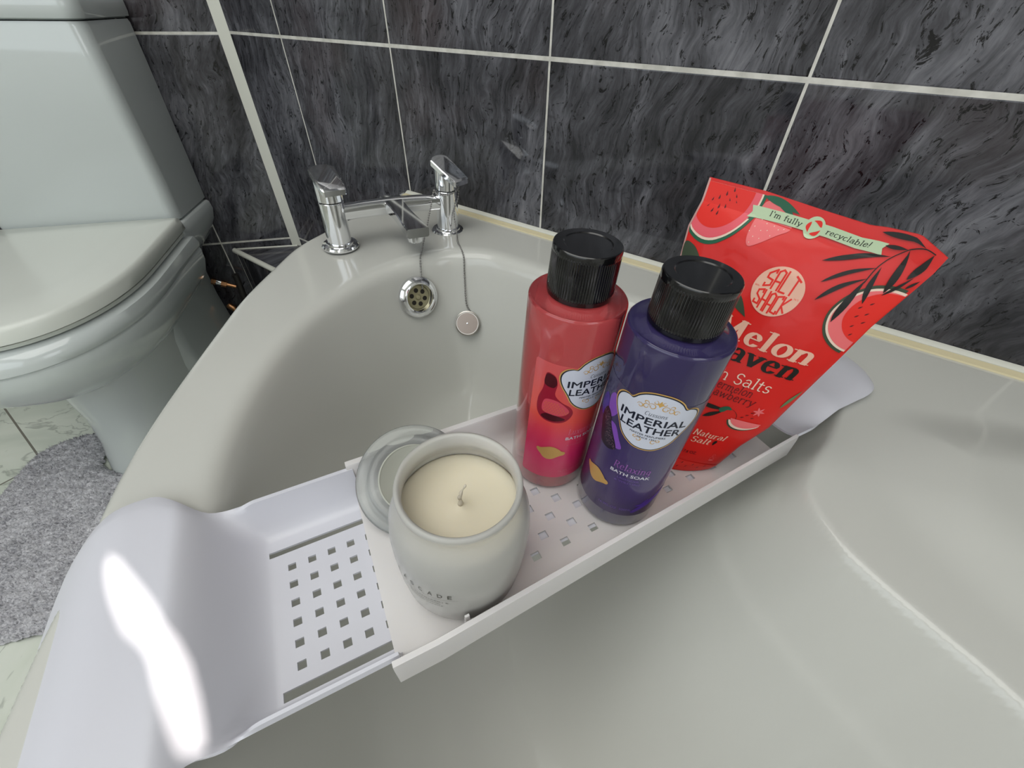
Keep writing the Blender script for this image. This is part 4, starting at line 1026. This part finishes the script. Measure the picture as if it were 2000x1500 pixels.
# palm fronds upper right
fr_ = [((.649, .888), (.851, .941), .011, .012), ((.704, .837), (.843, .909), .0095, .012), ((.731, .786), (.845, .879), .011, .013), ((.85, .74), (.842, .875), .0145, 0.0), ((.899, .815), (.852, .914), .010, 0.006), ((.928, .86), (.889, .966), .013, -.004), ((.951, .912), (.962, .988), .0125, -.003), ((.769, .990), (.928, .988), .010, .002), ((.807, .962), (.883, .965), .0075, 0), ((.929, .853), (.966, .925), .006, -.003), ((.972, .892), (.990, .925), .005, 0)]
stem_ = [(.845, .866), (.84, .908), (.854, .939), (.886, .966), (.926, .986), (.965, .990)]
sc2 = catmull(stem_, 8); V2, F2 = [], []
for k, p in enumerate(sc2):
    a_ = sc2[max(k-1, 0)]; b_ = sc2[min(k+1, len(sc2)-1)]; dx, dy = b_[0]-a_[0], (b_[1]-a_[1])*AS; l = math.hypot(dx, dy); V2 += [(p[0]-dy/l*.002, p[1]+dx/l*.002/AS), (p[0]+dy/l*.002, p[1]-dx/l*.002/AS)]
for k in range(len(sc2)-1): F2.append((2*k, 2*k+1, 2*k+3, 2*k+2))
# lower right melon slice, behind the fronds
decal('slice_rind', [poly(clipring(1.005, .775, .192, .118, 95, 262))], bf, .0005, K_dgreen, pouch, su_, sv_)
decal('slice_white_rind', [poly(clipring(1.005, .775, .181, .109, 92, 265))], bf, .0006, K_white, pouch, su_, sv_)
decal('slice_pink', [poly(clipring(1.005, .775, .172, .102, 92, 265))], bf, .0007, K_rose, pouch, su_, sv_)
decal('slice_flesh', [poly(clipring(1.01, .79, .135, .086, 88, 268))], bf, .0008, K_wred, pouch, su_, sv_)
decal('slice_seeds', [poly(leafshape((x, y), (x+.010, y+.010), .003, asp=AS)) for x, y in ((.90, .80), (.915, .775), (.93, .745), (.94, .79), (.95, .72), (.955, .765), (.925, .82))], bf, .0009, K_seed, pouch)
decal('palm_fronds', [poly(leafshape(p0, p1, w_, b_, asp=AS)) for p0, p1, w_, b_ in fr_]+[(V2, F2)], bf, .00105, K_black, pouch, su_, sv_)
# leaf at the left edge, small leaf beside emblem, hummingbird-like bird, small slice, band of melon at the foot
decal('left_leaf', [poly(smooth([(.012, .80), (.07, .80), (.12, .775), (.14, .75), (.10, .745), (.04, .74), (.012, .745)], 5))], bf, .0006, K_dgreen, pouch, su_, sv_)
decal('dark_leaf', [poly(leafshape((.30, .735), (.494, .664), .03, .01, asp=AS)), poly(leafshape((.012, .70), (.2, .73), .02, .0, asp=AS))], bf, .0006, K_dgreen, pouch, su_, sv_)
decal('bird_body', [poly(leafshape((.50, .335), (.685, .340), .013, -.004, asp=AS)), poly(leafshape((.565, .285), (.672, .330), .013, .0, asp=AS))], bf, .0006, K_black, pouch, su_, sv_)
decal('bird_head', [poly(smooth([(.64, .337), (.665, .352), (.695, .356), (.715, .346), (.69, .341), (.675, .330), (.655, .325)], 5))], bf, .0007, K_green, pouch)
sc3 = catmull([(.71, .348), (.74, .343), (.765, .328), (.772, .305)], 6); V3, F3 = [], []
for k, p in enumerate(sc3): V3 += [(p[0]-.0012, p[1]), (p[0]+.0012, p[1]+.0006)]
for k in range(len(sc3)-1): F3.append((2*k, 2*k+1, 2*k+3, 2*k+2))
decal('bird_beak', [(V3, F3)], bf, .0006, K_black, pouch)
decal('small_slice_rind', [poly(clipring(.83, .312, .108, .047, 190, 345, rot=-.0))], bf, .0005, K_dgreen, pouch, su_, sv_)
decal('small_slice_white', [poly(clipring(.835, .314, .104, .043, 190, 345))], bf, .0006, K_white, pouch, su_, sv_)
decal('small_slice_flesh', [poly(clipring(.84, .318, .1, .038, 185, 350))], bf, .0007, K_rose, pouch, su_, sv_)
decal('small_slice_seeds', [poly(leafshape((x, y), (x+.02, y+.006), .003, asp=AS)) for x, y in ((.79, .325), (.81, .338), (.85, .33), (.83, .352))], bf, .0006, K_seed, pouch)
decal('flower', [poly(leafshape((.868, .365), (.868+.035*math.cos(k*1.05), .365+.022*math.sin(k*1.05)), .006, asp=AS)) for k in range(6)], bf, .0006, K_rose, pouch)
decal('right_leaf', [poly(leafshape((.955, .40), (.985, .49), .010, asp=AS))], bf, .0006, K_sage, pouch, su_, sv_)
decal('foot_band', [poly([(.012, .012), (.99, .012), (.99, .045), (.8, .062), (.55, .07), (.3, .066), (.012, .05)])], bf, .0005, K_wred, pouch, su_, sv_)
decal('foot_seeds', [poly(leafshape((x, y), (x+.012, y+.012), .0035, asp=AS)) for x, y in ((.6, .04), (.66, .05), (.71, .032), (.76, .045), (.82, .03), (.87, .04), (.64, .025))], bf, .0006, K_seed, pouch)

# ------------------------------------------------------------------ toilet (frame: u along the angled wall, n out from it)
TUC = .378
Mt = Matrix(((UL.x, NL.x, 0, K.x+UL.x*TUC), (UL.y, NL.y, 0, K.y+UL.y*TUC), (0, 0, 1, FLOOR), (0, 0, 0, 1)))
toilet = empty('toilet', Mt); tag(toilet, 'white close coupled toilet with closed lid beside the bathtub', 'toilet')
zf_ = lambda z: z-FLOOR
def dring(hw_, n0, n1, z, frac=.45, p=2.3, back=None, m=24):
    """D shaped outline: straight-ish sides from the back, rounded front; symmetric"""
    nm = n0+frac*(n1-n0); hb_ = hw_ if back is None else back; pts = []
    for k in range(m+1):                      # right side back -> front tip
        t = k/m
        if t < .35:
            f_ = t/.35; nn = n0+(nm-n0)*f_; h_ = hb_+(hw_-hb_)*(f_*f_*(3-2*f_))
        else:
            a_ = (t-.35)/.65*PI/2; nn = nm+(n1-nm)*math.sin(a_)**(2/p) if a_ > 0 else nm; h_ = hw_*math.cos(a_)**(2/p) if a_ < PI/2-1e-6 else 0
        pts.append((h_, nn))
    L_ = [(-h_, nn) for h_, nn in pts]; R2 = [(h_, nn) for h_, nn in pts[::-1][1:]]
    return [Vector((x, y, zf_(z))) for x, y in L_+R2]
# bowl
rings = [dring(.180, .19, .625, -.128, .42), dring(.194, .175, .642, -.134, .42), dring(.198, .17, .650, -.150, .42), dring(.196, .17, .652, -.160, .42), dring(.1935, .17, .648, -.1635, .42), dring(.195, .17, .650, -.168, .42), dring(.193, .17, .648, -.195, .42), dring(.182, .17, .636, -.225, .42), dring(.160, .17, .605, -.255, .42), dring(.130, .17, .565, -.280, .42), dring(.108, .165, .52, -.296, .42)]
bobj('bowl', loft([r_[::-1] for r_ in rings]), M_ceram, toilet, 50)
rings = [dring(.118, .15, .515, -.285, .5), dring(.108, .13, .505, -.33, .5), dring(.101, .12, .505, -.40, .5), dring(.102, .11, .52, -.47, .5), dring(.110, .10, .545, -.53, .5), dring(.113, .10, .552, FLOOR+.004, .5), dring(.111, .10, .550, FLOOR+.0008, .5)]
bobj('pedestal', loft([r_[::-1] for r_ in rings]), M_ceram, toilet, 60)
# rear body under the cistern
def rrect(hw_, n0, n1, z, r_=.03, k=6, fw=None):
    pts = []; fw = hw_ if fw is None else fw
    for (sx, ny_, a0, h_) in ((1, n1-r_, 0, fw), (-1, n1-r_, 90, fw), (-1, n0+.006, 180, hw_), (1, n0+.006, 270, hw_)):
        rr_ = r_ if ny_ > (n0+n1)/2 else .006
        for q in range(k+1):
            a_ = math.radians(a0+90*q/k); pts.append(Vector((sx*(h_-rr_)+rr_*math.cos(a_), ny_+rr_*math.sin(a_), zf_(z))))
    return pts
rings = [rrect(.194, .006, .20, -.103, .03, fw=.180), rrect(.198, .004, .205, -.107, .03, fw=.183), rrect(.200, .004, .21, -.125, .03, fw=.184), rrect(.192, .004, .25, -.15, .04, fw=.182), rrect(.170, .006, .30, -.185, .05), rrect(.136, .02, .33, -.22, .05), rrect(.120, .03, .34, -.28, .05), rrect(.118, .03, .34, -.36, .05), rrect(.124, .03, .34, -.46, .05), rrect(.132, .03, .34, FLOOR+.001, .05)]
bobj('rear_body', loft([r_[::-1] for r_ in rings]), M_ceram, toilet, 50)
# cistern, tapering slightly downwards, narrower at its front
rings = [rrect(.188, .004, .165, -.101, .022, fw=.176), rrect(.192, .003, .170, -.097, .024, fw=.180), rrect(.195, .003, .176, -.02, .025, fw=.186), rrect(.199, .003, .182, .12, .026, fw=.191), rrect(.203, .003, .188, .255, .026, fw=.195), rrect(.201, .004, .186, .2615, .025, fw=.193)]
bobj('cistern', loft([r_[::-1] for r_ in rings]), M_ceram, toilet, 40)
rings = [rrect(.199, .005, .183, .2625, .025, fw=.190), rrect(.2055, .002, .191, .2655, .028, fw=.197), rrect(.2075, .002, .194, .273, .028, fw=.199), rrect(.2075, .002, .194, .292, .028, fw=.199), rrect(.202, .005, .188, .302, .026, fw=.194), rrect(.15, .04, .14, .306, .03)]
bobj('cistern_lid', loft([r_[::-1] for r_ in rings]), M_ceram, toilet, 40)
# seat and lid
rings = [dring(.176, .195, .618, -.1268, .4), dring(.184, .192, .628, -.1245, .4), dring(.185, .192, .630, -.1175, .4)]
bobj('seat', loft([r_[::-1] for r_ in rings]), M_seat, toilet, 60)
rings = [dring(.184, .182, .629, -.1165, .4, 2.4), dring(.188, .178, .634, -.1135, .4, 2.4), dring(.186, .178, .631, -.095, .4, 2.4), dring(.183, .179, .627, -.0885, .4, 2.4), dring(.178, .182, .620, -.0862, .4, 2.4), dring(.11, .23, .53, -.0845, .4, 2.4)]
bobj('seat_lid', loft([r_[::-1] for r_ in rings]), M_seat, toilet, 60)

# ------------------------------------------------------------------ pedestal mat
M_mat = mat('grey_shag', srgb(140, 138, 144), .95, spec=.1); n = N(M_mat); tc = n.n('ShaderNodeTexCoord')
nz = n.noise(tc.outputs['Object'], 260, 2, .6); nz2 = n.noise(tc.outputs['Object'], 18, 3, .6)
n.l(n.ramp(n.math('ADD', n.math('MULTIPLY', nz, .7), n.math('MULTIPLY', nz2, .3)), [(.32, srgb(128, 128, 134)), (.5, srgb(184, 183, 188)), (.68, srgb(222, 221, 225))]), n.p.inputs['Base Color'])
matroot = empty('pedestal_mat', Mt @ Matrix.Translation((0, .62, 0))); tag(matroot, 'grey shaggy pedestal mat on the floor around the toilet foot', 'bath mat')
MO = catmull([(-.26, .44), (-.2, .385), (-.125, .385), (-.105, .45), (-.085, .505), (0, .54), (.085, .505), (.105, .45), (.125, .385), (.2, .385), (.265, .44), (.275, .6), (.265, .76), (.2, .865), (.0, .89), (-.2, .865), (-.265, .76), (-.275, .6)], 8, closed=True)
g = .0042; mx = np.arange(-.28, .281, g); my = np.arange(.38, .895, g); MX, MY = np.meshgrid(mx, my, indexing='ij'); dm, _, _ = sdf(MX, MY, MO)
hgt = .004+.016*np.sqrt(np.clip(dm/.02, 0, 1))+rng.uniform(-.0045, .0045, dm.shape)
okm = dm > -.002; im = -np.ones(dm.shape, int); im[okm] = np.arange(okm.sum())
Vm = np.stack([MX[okm]+rng.uniform(-.001, .001, okm.sum()), MY[okm]-.62+rng.uniform(-.001, .001, okm.sum()), hgt[okm]], 1)
Fm = [(im[i, j], im[i+1, j], im[i+1, j+1], im[i, j+1]) for i in range(len(mx)-1) for j in range(len(my)-1) if min(im[i, j], im[i+1, j], im[i+1, j+1], im[i, j+1]) >= 0]
mobj('mat_base', Vm, Fm, M_mat, matroot)
# pile: many short tufts
nt_ = 16000; xs = rng.uniform(-.28, .28, nt_); ys = rng.uniform(.38, .895, nt_); dt, _, _ = sdf(xs, ys, MO); k_ = dt > .002; xs, ys, dt = xs[k_], ys[k_], dt[k_]
Vt, Ft = [], []
for x, y, d_ in zip(xs, ys, dt):
    h0 = .004+.014*math.sqrt(min(d_/.02, 1)); a_ = rng.uniform(0, 2*PI); le = rng.uniform(.0, .006); th_ = rng.uniform(.0009, .0016); tz = h0+rng.uniform(.003, .009)
    b0 = len(Vt)
    for q in range(3):
        aa = a_+q*2.094; Vt.append((x+th_*math.cos(aa), y-.62+th_*math.sin(aa), h0-.004))
    Vt.append((x+le*math.cos(a_), y-.62+le*math.sin(a_), tz)); Ft += [(b0, b0+1, b0+3), (b0+1, b0+2, b0+3), (b0+2, b0, b0+3)]
o = mobj('pile', Vt, Ft, M_mat, matroot, smooth=False); o['kind'] = 'stuff'

# ------------------------------------------------------------------ supply pipe with fittings on the angled wall
Mv = Matrix(((UL.x, NL.x, 0, K.x), (UL.y, NL.y, 0, K.y), (0, 0, 1, 0), (0, 0, 0, 1)))
valve = empty('pipe_fitting', Mv @ Matrix.Translation((.21, .045, -.33))); tag(valve, 'brass pipe fitting on dark tiles behind the toilet', 'pipe')
def vp(u, nn, z): return (u-.21, nn-.045, z+.33)
bobj('copper_pipe', bm_tube([vp(.250, .05, -.312), vp(.195, .05, -.338)], .0055, 14), M_copper, valve, 60)
d1 = Vector(vp(.195, .05, -.338))-Vector(vp(.30, .05, -.29))
def along(f): return Vector(vp(.30, .05, -.29))+d1*f   # f runs from the pan side to the riser
for f0, f1, rr_, nm, mm in ((.47, .56, .0095, 'compression_nut', M_copper), (.57, .68, .0075, 'valve_body', M_chrome), (.68, .80, .010, 'compression_nut', M_copper)):
    bobj(nm, bm_tube([along(f0), along(f1)], rr_, 6 if 'nut' in nm else 16), mm, valve, 30)
M_dpipe = mat('dark_plastic_pipe', srgb(40, 38, 36), .5)
bobj('riser_pipe', bm_tube([vp(.183, .05, -.30), vp(.185, .05, -.335), vp(.187, .05, -.37), vp(.187, .05, -.549)], .0085, 14), M_dpipe, valve, 60)
bobj('elbow', bm_tube(catmull([vp(.240, .045, -.398), vp(.236, .048, -.402), vp(.226, .05, -.413), vp(.222, .05, -.45), vp(.222, .05, -.549)], 5), .009, 12), M_copper, valve, 60)
